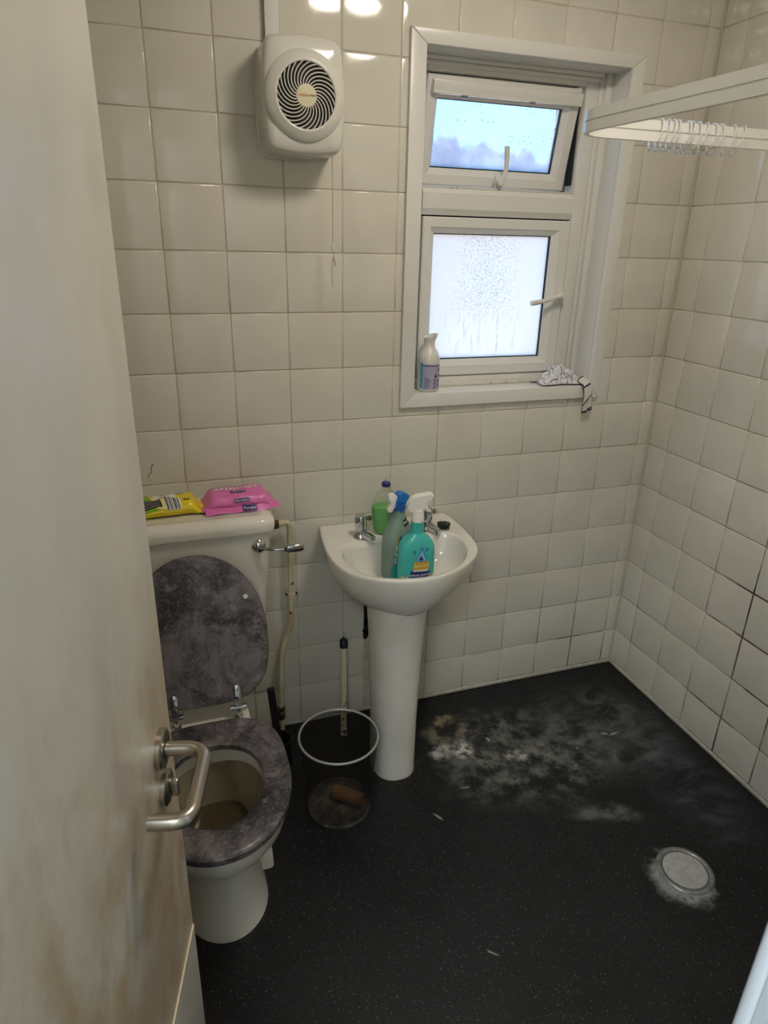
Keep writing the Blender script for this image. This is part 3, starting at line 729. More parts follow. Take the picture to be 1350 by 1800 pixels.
# seat ring
SZ = .3825
def ring_solid(bm, o, i, z0, z1, r=.006):
    def sh(a, b, t): return [(p[0]+(q[0]-p[0])*t, p[1]+(q[1]-p[1])*t) for p, q in zip(a, b)]
    prof = [(0, z0), (-.0, z0+.3*(z1-z0)), (.0, z1-r), (.06, z1-r*.3), (.16, z1), (.84, z1), (.94, z1-r*.3), (1, z1-r), (1, z0), (0, z0)]
    loft(bm, [R3(sh(o, i, t), z) for t, z in prof], True, False, False)
so = egg(.172, -.829, -.402, 64, 2.05, 3.2); si = egg(.1085, -.749, -.494, 64, 2.0, 2.3)
bm = NB(); ring_solid(bm, so, si, SZ, .4025); tpart('seat', bm, SLATE, sharp=40)
# lid, leaning back on the cistern
H0 = Vector((WCX, -.383, .407)); tip = Vector((WCX, -.247, .800)); d_ = (tip-H0); LL = d_.length; d_.normalize()
nrm = Vector((0, -d_.z, d_.y)); nrm = nrm if nrm.y < 0 else -nrm
lo_ = egg(.174, -LL, -.022, 64, 2.05, 3.2, cx=0)
bm = NB(); rr_ = []
for sc, dep in ((.97, -.009), (1, -.006), (1, .004), (.985, .008), (.95, .009)):
    rr_.append([H0+Vector((x*sc, 0, 0))+d_*(-(y+.22)*sc+.22)+nrm*dep for x, y in lo_])
loft(bm, rr_); lid = tpart('lid', bm, SLATE, sharp=40)
for sx in (-.125, .125):
    bm = NB(); M = Matrix.Translation(H0+Vector((sx, 0, 0))+d_*.295+nrm*.008) @ nrm.to_track_quat('Z', 'Y').to_matrix().to_4x4()
    lathe(bm, [(.0068, 0), (.0068, .004), (.005, .0065)], 18, M); tpart('bumper', bm, WHITEP, lid, label='white rubber bumper')
for hx in (.062, .2205):
    bm = NB(); hb = tpart('hinge', NB(), CHROME)
    M = Matrix.Translation((hx-.021, -.379, .410)) @ Matrix.Rotation(R(90), 4, 'Y')
    lathe(bm, [(.0068, 0), (.0078, .001), (.0078, .020), (.0070, .021), (.0078, .022), (.0078, .041), (.0068, .042)], 20, M); tpart('barrel', bm, CHROME, hb)
    bm = NB(); lathe(bm, [(.012, 0), (.012, .004), (.006, .006), (.006, .024)], 18, Matrix.Translation((hx, -.379, .3765))); tpart('hinge_post', bm, CHROME, hb)
    a0 = H0+Vector((hx-WCX, 0, 0))
    bm = NB(); pl_ = [(-.009, .008), (.009, .008)]+[(.009*math.cos(R(a)), .058+.009*math.sin(R(a))) for a in range(0, 181, 20)]
    prism(bm, pl_, .0092, .0112, lambda u, v, d: a0+Vector((u, 0, 0))+d_*v+nrm*d, .0005); tpart('hinge_plate', bm, CHROME, hb)
    bm = NB(); lathe(bm, [(.004, 0), (.003, .0018)], 12, Matrix.Translation(a0+d_*.054+nrm*.0112) @ nrm.to_track_quat('Z', 'Y').to_matrix().to_4x4()); tpart('screw', bm, SATIN, hb)
# supply pipe
sp = thing('supply_pipe', 'cream painted water pipe running down the wall beside the cistern', 'pipe', (.385, -.035, 0))
PY = -.035
bm = NB(); tube(bm, fillet([(.372, -.05, .775), (.434, PY, .775), (.4315, PY, .537), (.4265, PY, .43), (.392, PY, .312), (.383, PY, .10), (.3835, PY, .0)], .022, 6), .0092, 16); obj('pipe', bm, PIPE, sp, world=True)
bm = NB(); lathe(bm, [(.0115, 0), (.0145, .002), (.0145, .016), (.0115, .018)], 6, Matrix.Translation((.381, -.0487, .775)) @ Matrix.Rotation(R(90), 4, 'Y')); obj('compression_nut', bm, BRASS, sp, world=True)
bm = NB(); lathe(bm, [(.008, 0), (.008, .030)], 12, Matrix.Translation((.3535, -.05, .775)) @ Matrix.Rotation(R(90), 4, 'Y')); obj('inlet', bm, BRASS, sp, world=True)
bm = NB(); lathe(bm, [(.0092, -.012), (.0125, -.011), (.0125, .011), (.0092, .012)], 16, Matrix.Translation((.4315, PY, .523))); box(bm, (.4175, -.036, .520), (.4455, .002, .534), .003); obj('pipe_clip', bm, PIPE, sp, world=True)
for sx in (-.0155, .0155):
    bm = NB(); lathe(bm, [(.0042, 0), (.0042, .004)], 10, Matrix.Translation((.4315+sx, -.034, .530)) @ Matrix.Rotation(R(90), 4, 'X')); obj('screw', bm, BRASS, sp, world=True)
bm = NB(); lathe(bm, [(.0095, .060), (.0135, .062), (.0135, .076), (.011, .078), (.011, .092), (.0135, .094), (.0135, .108), (.0095, .110)], 8, Matrix.Translation((.3832, PY, 0)))
lathe(bm, [(.007, 0), (.007, .022), (.004, .023)], 10, Matrix.Translation((.3832, PY, .085)) @ Matrix.Rotation(R(70), 4, 'X')); obj('stop_valve', bm, BRASS, sp, world=True)
# toilet brush between toilet and pipe
tb = thing('toilet_brush', 'toilet brush with a black handle standing beside the toilet', 'brush', (.352, -.175, 0))
bm = NB(); lathe(bm, [(.034, .0), (.038, .004), (.036, .09), (.040, .10), (.036, .10), (.033, .09), (.033, .01)], 28); obj('holder', bm, BLACKP, tb)
bm = NB(); tube(bm, [(0, 0, .02), (-.004, .012, .12), (-.014, .035, .2665)], .0115, 16, rad=[.011, .0115, .0118]); obj('brush_handle', bm, BLACKP, tb)
bm = NB(); lathe(bm, [(.006, .012), (.026, .016), (.028, .06), (.010, .08)], 20); obj('brush_head', bm, BLACKP, tb)

# ---------------------------------------------------------------- basin on its pedestal
basin = thing('washbasin', 'white ceramic washbasin on a pedestal under the window', 'basin', (.72, -.2, 0))
def bpart(name, bm, m, parent=basin, **k): return obj(name, bm, m, parent, world=True, **k)
BZ = .735
front = smooth_path([(.531, -.004), (.522, -.06), (.514, -.13), (.5095, -.20), (.516, -.268), (.536, -.322), (.572, -.364), (.628, -.397), (.70, -.416), (.77, -.411), (.838, -.382), (.898, -.336), (.936, -.284), (.952, -.222), (.958, -.14), (.956, -.06), (.949, -.004)] and
                    [(a, b, 0) for a, b in ((.531, -.004), (.522, -.06), (.514, -.13), (.5095, -.20), (.516, -.268), (.536, -.322), (.572, -.364), (.628, -.397), (.70, -.416), (.77, -.411), (.838, -.382), (.898, -.336), (.936, -.284), (.952, -.222), (.958, -.14), (.956, -.06), (.949, -.004))], 6)
OUT = [(p.x, p.y) for p in front]
inn = smooth_path([(a, b, 0) for a, b in ((.575, -.158), (.66, -.150), (.74, -.148), (.83, -.149), (.892, -.156), (.916, -.200), (.905, -.272), (.868, -.335), (.812, -.378), (.742, -.398), (.67, -.391), (.605, -.365), (.562, -.315), (.549, -.25), (.553, -.195))], 6, True)
INN = [(p.x, p.y) for p in inn]
BC = (.73, -.25)
angs = [2*math.pi*i/96 for i in range(96)]+[math.atan2(-.004-BC[1], .531-BC[0]) % (2*math.pi), math.atan2(-.004-BC[1], .949-BC[0]) % (2*math.pi)]
angs = sorted(angs)
o_ = radial(OUT, BC, angs); i_ = radial(INN, BC, angs)
def ins(o, k): return [(BC[0]+(x-BC[0])*(1-k), BC[1]+(y-BC[1])*(1-k) if True else y) for x, y in o]
def shrink(o, sx, sy, c=(.70, 0)): return [(c[0]+(x-c[0])*sx, c[1]+(y-c[1])*sy) for x, y in o]
bm = NB(); rs = []
for sx, sy, z in ((.36, .855, .592), (.42, .865, .593), (.54, .885, .600), (.72, .915, .616), (.855, .945, .639), (.935, .970, .665), (.978, .987, .690), (.985, .995, .712), (1, 1, .726)):
    rs.append(R3(shrink(o_, sx, sy), z))
rs += [R3(ins(o_, .006), .733), R3(ins(o_, .018), BZ), R3(ins(o_, .03), BZ-.0005)]
def lerp(o, i, t): return [(a[0]+(b[0]-a[0])*t, a[1]+(b[1]-a[1])*t) for a, b in zip(o, i)]
rs += [R3(lerp(ins(o_, .03), i_, .75), BZ-.002), R3(lerp(ins(o_, .03), i_, .93), BZ-.003), R3(i_, BZ-.008)]
IC = (.735, -.265)
for k, z in ((.975, BZ-.02), (.93, BZ-.05), (.86, BZ-.072), (.74, BZ-.088), (.5, BZ-.0945), (.18, BZ-.097)):
    rs.append(R3([(IC[0]+(x-IC[0])*k, IC[1]+(y-IC[1])*k) for x, y in i_], z))
loft(bm, rs, True, True, True); bpart('bowl', bm, CHINA, sharp=60)
bm = NB(); pr = []
for z, hw, yf in ((0, .068, -.353), (.004, .0685, -.3535), (.03, .067, -.352), (.2, .069, -.350), (.4, .075, -.351), (.52, .081, -.353), (.585, .086, -.356), (.61, .089, -.359)):
    yb = -.19; cy = (yf+yb)/2
    pr.append([(.695+x, cy+y, z) for x, y in superell(hw, (yb-yf)/2, 2.35, 48)])
loft(bm, pr); bpart('pedestal', bm, CHINA, sharp=50)
bm = NB(); lathe(bm, [(.021, 0), (.021, .002), (.015, .003), (.012, .001)], 24, Matrix.Translation((.735, -.265, BZ-.0975))); bpart('plug_hole', bm, CHROME)
def tap(name, x, y, yaw, spout=.055):
    t = bpart(name, NB(), CHROME); M = Matrix.Translation((x, y, BZ-.003)) @ Matrix.Rotation(yaw, 4, 'Z')
    bm = NB(); lathe(bm, [(.023, 0), (.023, .006), (.019, .012), (.0165, .016), (.0155, .030), (.0165, .034), (.0185, .038), (.0185, .066), (.0165, .071), (.006, .073)], 28, M); bpart('tap_body', bm, CHROME, t)
    bm = NB(); rings = []
    for d, hw, hh, zc in ((.008, .013, .010, .014), (.026, .0115, .009, .014), (.044, .0105, .0085, .012), (.053, .010, .0095, .008), (.056, .008, .007, .006)):
        rings.append([M @ Vector((a, -d, zc+b)) for a, b in rrect(hw, hh, .005, 3)])
    loft(bm, rings); bpart('spout', bm, CHROME, t)
    bm = NB(); lathe(bm, [(.003, 0), (.003, .012), (.0085, .013), (.0085, .024), (.006, .026)], 16, M @ Matrix.Translation((.016, 0, .052)) @ Matrix.Rotation(R(90), 4, 'Y')); bpart('tap_grip', bm, CHROME, t)
tap('tap', .632, -.112, R(30)); tap('tap', .842, -.110, R(25))
pg = thing('sink_plug', 'black rubber sink plug lying on the basin ledge', 'plug', (.899, -.116, BZ-.001))
bm = NB(); lathe(bm, [(.017, .0005), (.020, .010), (.021, .012), (.021, .014), (.016, .0145)], 32); obj('stopper', bm, BLACKR, pg)
bm = NB(); tube(bm, [(0.006*math.cos(2*math.pi*i/16), 0, .0165+.006*math.sin(2*math.pi*i/16)) for i in range(16)], .0012, 8, True); obj('pull_ring', bm, CHROME, pg)
bm = NB()
cp = smooth_path([(.005, -.002, .018), (.012, -.016, .009), (.004, -.026, .002), (-.016, -.020, .0022), (-.036, -.008, .0022)], 10)
for a, b in zip(cp[::1], cp[1::1]):
    bmesh.ops.create_icosphere(bm, subdivisions=1, radius=.0015, matrix=Matrix.Translation((a+b)/2))
obj('chain', bm, CHROME, pg, kind='stuff')

# ---------------------------------------------------------------- bottles
class Bottle:
    """soft-rectangular bottle: prof = [(z, half_width, half_depth)]"""
    def __init__(s, prof, n=2.8): s.p = prof; s.n = n
    def at(s, z):
        for a, b in zip(s.p, s.p[1:]):
            if a[0] <= z <= b[0]:
                t = (z-a[0])/max(1e-9, b[0]-a[0]); return a[1]+(b[1]-a[1])*t, a[2]+(b[2]-a[2])*t
        return s.p[-1][1:]
    def bm(s, z0=None, z1=None, k=1.0, N=40):
        zs = []
        pts = smooth_path([(a, b, c) for a, b, c in s.p], 4)
        pts = [p for p in pts if (z0 is None or p.x >= z0) and (z1 is None or p.x <= z1)]
        s.q = [(p.x, p.y, p.z) for p in smooth_path([(a, b, c) for a, b, c in s.p], 4)]
        s.p, keep = s.q, s.p
        if z1 is not None: pts.append(Vector((z1, *s.at(z1))))
        bm = NB(); loft(bm, [[(x, y, p.x) for x, y in superell(p.y*k, p.z*k, s.n, N)] for p in pts])
        s.p = keep; return bm
    def front(s, u, v, eps=.0006):
        P = getattr(s, 'q', s.p); keep, s.p = s.p, P; hw, hd = s.at(v); s.p = keep
        t = min(.999, abs(u)/hw); return Vector((u, -hd*(1-t**s.n)**(1/s.n)-eps, v))
# turquoise spray in front
tq = thing('spray_bottle', 'turquoise spray cleaner bottle with white trigger standing in the basin', 'bottle', (.742, -.286, .6475), (0, 0, -.12))
B1 = Bottle([(0, .044, .024), (.004, .050, .028), (.03, .052, .029), (.10, .052, .029), (.128, .049, .028), (.148, .036, .024), (.162, .020, .018), (.170, .0175, .0165), (.198, .0175, .0165)])
obj('bottle_body', B1.bm(), TEAL, tq)
F1 = B1.front
decal_grid('label', [(-.018, .095), (.030, .095), (.030, .096), (-.018, .096)], F1, MBLUE, tq, 8, 1)
O = .006
decal_grid('label', [(O-.034, .020), (O+.034, .020), (O+.031, .052), (O-.026, .058)], F1, NAVY, tq, 10, 6)
decal_grid('label', [(O-.024, .058), (O+.028, .053), (O+.005, .130), (O+.003, .130)], lambda u, v: F1(u, v, .0005), MBLUE, tq, 6, 10)
decal_grid('label', [(O-.012, .088), (O+.016, .088), (O+.0042, .122), (O+.0036, .122)], lambda u, v: F1(u, v, .0009), LBLUE, tq, 4, 6)
decal_grid('label', [(O-.006, .090), (O+.009, .090), (O+.0025, .104), (O+.0015, .104)], lambda u, v: F1(u, v, .0012), NAVY, tq, 3, 3)
decal_grid('label', [(O-.021, .062), (O+.026, .062), (O+.025, .086), (O-.018, .086)], lambda u, v: F1(u, v, .0012), GOLD, tq, 8, 3)
decal_grid('label', [(O-.020, .056), (O+.022, .056), (O+.024, .062), (O-.020, .062)], lambda u, v: F1(u, v, .0012), LEAF, tq, 8, 2)
decal_text('lettering', 'White Jasmine', .011, (O+.003, .045), lambda u, v: F1(u, v, .0014), WHITEI, tq, bold=False, rot=.05)
decal_text('lettering', '& Basil', .008, (O+.003, .034), lambda u, v: F1(u, v, .0014), WHITEI, tq, bold=False, rot=.05)
decal_text('lettering', 'Astonish', .012, (O+.003, .074), lambda u, v: F1(u, v, .0016), YEL2, tq)
for k, (u, v) in enumerate(((-.012, .118), (.024, .124))):
    for j in range(3): decal_grid('label', [(u-.004, v-.004*j), (u+.004, v-.004*j), (u+.004, v+.002-.004*j), (u-.004, v+.002-.004*j)], F1, NAVY, tq, 1, 1)
for u, v, s_ in ((-.036, .034, 1), (-.040, .016, .9), (.041, .035, 1.0), (.042, .018, .9)):
    for k in range(5):
        a = R(20+k*35); L = .013*s_
        decal_grid('label', [(u, v), (u+.5*L*math.cos(a-.3), v+.5*L*math.sin(a-.3)), (u+L*math.cos(a), v+L*math.sin(a)), (u+.5*L*math.cos(a+.3), v+.5*L*math.sin(a+.3))], lambda p, q: F1(max(-.0505, min(.0505, p)), q, .0008), PETAL if k % 3 == 2 else LEAF, tq, 2, 2)
def trigger_head(parent, body, trig, z0, s, mb, mt, mc, collar=(.0178, .034)):
    bm = NB(); lathe(bm, [(collar[0], 0), (collar[0], collar[1]*.45), (collar[0]*.96, collar[1]*.5), (collar[0]*.94, collar[1])], 28, Matrix.Translation((0, 0, z0))); obj('collar', bm, mc, parent)
    P = [(p.x, p.y) for p in smooth_path([(a*s, b*s, 0) for a, b in body], 4, True)]
    bm = NB(); prism(bm, P, -.0125, .0125, lambda u, v, d: (u, d, z0+v), .005, 3); obj('spray_head', bm, mb, parent)
    P = [(p.x, p.y) for p in smooth_path([(a*s, b*s, 0) for a, b in trig], 4, True)]
    bm = NB(); prism(bm, P, -.007, .007, lambda u, v, d: (u, d, z0+v), .002); obj('trigger', bm, mt, parent)
c2 = .000191
nb = lambda L, cx, cy: [((x-cx)*c2, (cy-y)*c2) for x, y in L]
trigger_head(tq, nb([(612, 500), (545, 475), (538, 425), (570, 350), (620, 295), (700, 265), (820, 250), (890, 240), (918, 262), (912, 300), (862, 312), (830, 345), (812, 400), (795, 500), (700, 505)], 705, 655),
             nb([(800, 395), (822, 400), (845, 450), (892, 505), (885, 528), (838, 500), (806, 450)], 705, 655), .198, 1.0, WHITET, WHITET, WHITET)
# green-tinted clear bottle behind it, blue and white trigger
gb = thing('spray_bottle', 'clear green-tinted spray bottle with blue and white trigger behind the turquoise one', 'bottle', (.711, -.222, .6495), (0, 0, .10))
B2 = Bottle([(0, .040, .024), (.004, .046, .028), (.03, .048, .029), (.10, .047, .029), (.135, .044, .028), (.165, .030, .024), (.185, .019, .018), (.195, .0165, .0162), (.208, .0165, .0162)])
obj('bottle_body', B2.bm(), CLEARGRN, gb)
obj('liquid', B2.bm(z1=.075, k=.96), TEALLIQ, gb)
F2 = B2.front
decal_grid('label', [(-.026, .010), (.044, .010), (.042, .080), (-.006, .140)], F2, MBLUE, gb, 10, 10)
decal_grid('label', [(-.034, .008), (.030, .008), (.030, .040), (-.030, .048)], lambda u, v: F2(u, v, .0009), TEALD, gb, 8, 6)
for ch, v in (('S', .100), ('V', .081), ('D', .062)): decal_text('lettering', ch, .019, (-.016, v), lambda u, q: F2(u, q, .0013), WHITEI, gb)
decal_grid('label', [(-0.0180, .112), (-0.0060, .112), (-0.0040, .133), (-0.0120, .133)], lambda u, v: F2(u, v, .0013), BLACKI, gb, 2, 3)
decal_grid('label', [(-0.0190, .112), (-0.0150, .112), (-0.0080, .133), (-0.0120, .133)], lambda u, v: F2(u, v, .0016), GOLD, gb, 2, 3)
decal_grid('label', [(.006, .162), (.024, .170), (.020, .190), (.004, .180)], lambda u, v: F2(u, v, .0012), BLACKI, gb, 4, 4)
decal_text('lettering', 'MAX', .009, (.0135, .176), lambda u, v: F2(u, v, .0016), WHITEI, gb, rot=.42)
trigger_head(gb, nb([(405, 440), (400, 345), (425, 250), (440, 185), (515, 180), (612, 232), (602, 290), (568, 345), (555, 440), (480, 450)], 478, 478),
             nb([(300, 205), (372, 185), (420, 225), (455, 262), (432, 330), (385, 410), (342, 472), (296, 462), (292, 418), (330, 360), (345, 318), (302, 285)], 478, 478), .203, 1.0, BLUET, WHITET, BLUED, (.0165, .03))
# clear bottle of green liquid on the back ledge
gw = thing('liquid_bottle', 'clear bottle of bright green liquid with a navy cap on the basin ledge', 'bottle', (.7145, -.095, BZ+.0005))
B3 = Bottle([(0, .030, .022), (.004, .035, .026), (.03, .0405, .028), (.07, .043, .028), (.09, .040, .027), (.108, .036, .025), (.125, .026, .021), (.138, .014, .013), (.148, .012, .012)], 2.3)
obj('bottle_body', B3.bm(), CLEARP, gw); obj('liquid', B3.bm(z1=.084, k=.985), GREENLIQ, gw)
for j in range(7): decal_grid('label', [(-.004, .080-.006*j), (.018, .080-.006*j), (.018, .083-.006*j), (-.004, .083-.006*j)], lambda u, v: B3.front(u, v, .0007), INK, gw, 3, 1)
bm = NB(); lathe(bm, [(.0125, .146), (.0135, .148), (.0135, .156), (.009, .160)], 24); obj('cap', bm, NAVY, gw)
bm = NB(); lathe(bm, [(.006, .159), (.0055, .168), (.003, .172)], 16); obj('nozzle', bm, CLEARP, gw)
# aerosol on the sill
af = thing('aerosol_can', 'white air freshener can with lavender label on the window sill', 'aerosol', (.886, .034, z0+.0005), (0, 0, 0))
CR = .0325
bm = NB(); lathe(bm, [(.029, 0), (CR, .003), (CR, .088)], 40); obj('can', bm, CANW, af)
bm = NB(); lathe(bm, [(CR, .088), (CR*1.01, .090), (.031, .103), (.026, .116), (.019, .126), (.0165, .134), (.016, .142), (.0175, .151)], 40, cap0=False, cap1=False)
# slanted open top: flared spout lip
cut = []
for i in range(40):
    a = 2*math.pi*i/40; x, y = math.cos(a), math.sin(a)
    cut.append(Vector((.0215*x+.003, .0205*y, .162+.006*x+.001*y)))
top = [v for v in bm.verts if v.co.z > .1505]; top.sort(key=lambda v: math.atan2(v.co.y, v.co.x) % (2*math.pi))
nv = [bm.verts.new(c) for c in cut]
for i in range(40): bm.faces.new((top[i], top[(i+1) % 40], nv[(i+1) % 40], nv[i]))
nv2 = [bm.verts.new(Vector((c.x*.86+.0003, c.y*.86, c.z-.001))) for c in cut]; nv3 = [bm.verts.new(Vector((c.x*.7, c.y*.7, .148))) for c in cut]
for A_, B2_ in ((nv, nv2), (nv2, nv3)):
    for i in range(40): bm.faces.new((A_[i], A_[(i+1) % 40], B2_[(i+1) % 40], B2_[i]))
bm.faces.new(nv3); obj('cap', bm, CANW, af, sharp=50)
cyl = lambda u, v, e=.0004: Vector(((CR+e)*math.sin(u/CR), -(CR+e)*math.cos(u/CR), v))
decal_grid('label', [(-.030, .006), (.034, .006), (.034, .082), (-.030, .082)], cyl, LAV, af, 20, 2)
decal_grid('label', [(-.040, .008), (-.030, .008), (-.030, .086), (-.040, .086)], cyl, AQUA, af, 4, 2)
decal_grid('label', [(-.030, .076), (.034, .076), (.034, .0785), (-.030, .0785)], lambda u, v: cyl(u, v, .0008), NAVY, af, 20, 1)
ri = random.Random(3)
for j in range(6):
    L = ri.uniform(.012, .022); decal_grid('label', [(-.024, .012+.0055*j), (-.024+L, .012+.0055*j), (-.024+L, .0145+.0055*j), (-.024, .0145+.0055*j)], lambda u, v: cyl(u, v, .0008), INK, af, 5, 1)
for j in range(5):
    decal_grid('label', [(.004, .011+.006*j), (.014, .011+.006*j), (.014, .0145+.006*j), (.004, .0145+.006*j)], lambda u, v: cyl(u, v, .0008), INK, af, 4, 1)
decal_grid('label', [(.011, .042), (.017, .046), (.012, .052), (.006, .047)], lambda u, v: cyl(u, v, .0009), BLACKI, af, 2, 2)
for j, hgt_ in enumerate((.010, .008, .014, .012)):
    v = .068-.015*j; decal_grid('label', [(.0215, v-hgt_*.8), (.029, v-hgt_*.8), (.029, v), (.0215, v)], lambda u, q: cyl(u, q, .0008), NAVY, af, 3, 2)

# ---------------------------------------------------------------- packs on the cistern
LZ = .8695
def pillow(bm, L, W, H, nx=28, ny=16, seal=.012, seed=0, crump=.003):
    """flow-wrap pack: box-like pillow with flat crimped ends, base at z=0, centred"""
    def P(u, v, top):
        x = u*L/2; y = v*W/2
        eu = max(0, (abs(x)-(L/2-seal-.02))/.02); eu = min(1, eu)
        ev = (1-abs(v)**2.7)**.55 if abs(v) < 1 else 0
        h = H*(1-eu**2)**.5 if eu < 1 else 0
        zt = .0015+.5*h*ev
        n = mnoise.noise(Vector((x*35+seed, y*35, seed)))*crump*(1 if h > 0 else .6)
        mid = H*.5 if False else 0
        y2 = y*(1-.04*eu)
        zc = H*.42*(1-eu*.75)+.002
        return Vector((x, y2+n*.4, zc+(zt if top else -min(zt, zc-.0004))*(1.0)+(n if top else 0)))
    gt = [[bm.verts.new(P(-1+2*i/nx, -1+2*j/ny, True)) for i in range(nx+1)] for j in range(ny+1)]
    gb_ = [[bm.verts.new(P(-1+2*i/nx, -1+2*j/ny, False)) for i in range(nx+1)] for j in range(ny+1)]
    for j in range(ny):
        for i in range(nx):
            bm.faces.new((gt[j][i], gt[j][i+1], gt[j+1][i+1], gt[j+1][i])); bm.faces.new((gb_[j][i], gb_[j+1][i], gb_[j+1][i+1], gb_[j][i+1]))
    for i in range(nx): bm.faces.new((gt[0][i], gb_[0][i], gb_[0][i+1], gt[0][i+1])); bm.faces.new((gt[ny][i], gt[ny][i+1], gb_[ny][i+1], gb_[ny][i]))
    for j in range(ny): bm.faces.new((gt[j][0], gt[j+1][0], gb_[j+1][0], gb_[j][0])); bm.faces.new((gt[j][nx], gb_[j][nx], gb_[j+1][nx], gt[j+1][nx]))
    return P
pk = thing('wipes_pack', 'pink pack of sensitive wipes lying on the cistern lid', 'pack', (.280, -.096, LZ), (0, 0, R(2)))
bm = NB(); PL, PW, PH = .198, .104, .046
PP = pillow(bm, PL, PW, PH, seed=3.1); obj('wrapper', bm, PINK, pk, sharp=70)
def ptop(u, v, e=.0012): 
    p_ = PP(max(-1, min(1, u/(PL/2))), max(-.999, min(.999, v/(PW/2))), True); return p_+Vector((0, -e*.5, e))
decal_text('lettering', 'sensitive', .034, (-.002, .004), ptop, WHITEI, pk, rot=math.pi, bold=False, sx=1.05)
decal_grid('label', [(-.020, -.027), (.020, -.027), (.020, -.014), (-.020, -.014)], ptop, NAVY, pk, 6, 3)
decal_text('lettering', 'floralys', .0115, (0, -.0205), lambda u, v: ptop(u, v, .0018), WHITEI, pk, rot=math.pi, bold=False)
decal_grid('label', [(-.030, .024), (.016, .024), (.018, .040), (-.026, .043)], ptop, PINKT, pk, 6, 4)
# folded front seam with two printed tags
def pfront(u, v): return Vector((u, -.0495-.0012-.010*(1-v), .004+.030*v))
sb_ = NB()
rgx = random.Random(5)
gridv = []
for j in range(5):
    row = []
    for i in range(25):
        u = -.092+.196*i/24; t = j/4
        row.append(sb_.verts.new(Vector((u, -.047-.017*(1-t)-.002*math.sin(u*60), .0012+.013*t+.004*max(0, (u-.06)/.05)**2+.0012*math.sin(u*90+t*3)))))
    gridv.append(row)
for j in range(4):
    for i in range(24): sb_.faces.new((gridv[j][i], gridv[j][i+1], gridv[j+1][i+1], gridv[j+1][i]))
e = bmesh.ops.extrude_face_region(sb_, geom=sb_.faces[:]); bmesh.ops.translate(sb_, verts=[v for v in e['geom'] if isinstance(v, bmesh.types.BMVert)], vec=(0, .0012, .0012))
obj('seam_flap', sb_, PINK, pk, sharp=70)
def pside(u, v, e=.0015):                 # v 0..1 up the front side of the pack
    a = PP(u/(PL/2), -.93+.0*v, True); b = PP(u/(PL/2), -1, False)
    return Vector((u, min(a.y, b.y)-e-.002+.006*v**2, b.z+(a.z-b.z)*v+.004))
decal_grid('label', [(-.014, .25), (.026, .25), (.026, .95), (-.014, .95)], pside, NAVY, pk, 6, 4)
vsx = lambda u, v: pside(u, .60+v/.024, .0022)
decal_text('lettering', 'floralys', .0125, (.006, -.001), vsx, WHITEI, pk, bold=False)
def flap(u, v, e=.0012): return Vector((u, -.047-.017*(1-v)-.002*math.sin(u*60)-e, .0012+.013*v+.0012*math.sin(u*90+v*3)+.0012+e*.6))
decal_grid('label', [(.006, .05), (.044, .05), (.044, .98), (.006, .98)], flap, NAVY, pk, 6, 3)
decal_text('lettering', 'floralys', .0115, (.025, 0), lambda u, v: flap(u, .5+v/.02, .002), WHITEI, pk, bold=False)

yk = thing('sponge_cloth_pack', 'yellow and green cleaning cloth pack lying left on the cistern lid', 'pack', (.080, -.104, LZ), (0, 0, R(4)))
bm = NB(); YL, YW, YH = .215, .100, .040
YP = pillow(bm, YL, YW, YH, seed=8.7, crump=.006); obj('wrapper', bm, YEL, yk, sharp=70)
def ytop(u, v, e=.0012):
    p_ = YP(max(-1, min(1, u/(YL/2))), max(-.999, min(.999, v/(YW/2))), True); return p_+Vector((0, -e*.6, e))
for q, m_, e in (([(-.107, -.049), (-.006, -.049), (-.036, .048), (-.107, .048)], GRN, .001), ([(-.016, -.020), (-.006, -.020), (-.030, .048), (-.040, .048)], YEL, .0016),
                 ([(-.012, -.048), (.016, -.048), (.010, .048), (-.022, .048)], YEL2, .0013), ([(-.016, -.004), (.040, -.004), (.036, .047), (-.022, .047)], SILV, .0018),
                 ([(-.094, -.044), (.002, -.044), (-.004, -.014), (-.094, -.014)], BLACKI, .0022)):
    decal_grid('label', q, lambda u, v, e=e: ytop(u, v, e), m_, yk, 10, 10)
for j in range(5): decal_grid('label', [(-.090, -.041+.0055*j), (-.004, -.041+.0055*j), (-.004, -.0402+.0055*j), (-.090, -.0402+.0055*j)], lambda u, v: ytop(u, v, .0026), SILV, yk, 8, 1)
decal_grid('label', [(.012, -.049), (.050, -.049), (.044, -.006), (.006, -.006)], lambda u, v: ytop(u, v, .002), WHITEI, yk, 8, 6)
for j, wj in enumerate((.0030, .0015, .0024, .0012, .0030, .0018, .0026)):
    u = .014+.0048*j; decal_grid('label', [(u, -.0485), (u+wj, -.0485), (u+wj-.006, -.007), (u-.006, -.007)], lambda a, b: ytop(a, b, .0028), BLACKI, yk, 1, 8)
decal_text('lettering', 'as', .022, (.006, .030), lambda u, v: ytop(u, v, .0026), MBLUE, yk, rot=-.5)
for j in range(4): decal_grid('label', [(.040+.006*j, .030), (.043+.006*j, .030), (.041+.006*j, .044), (.038+.006*j, .044)], lambda a, b: ytop(a, b, .0026), BLACKI, yk, 1, 3)
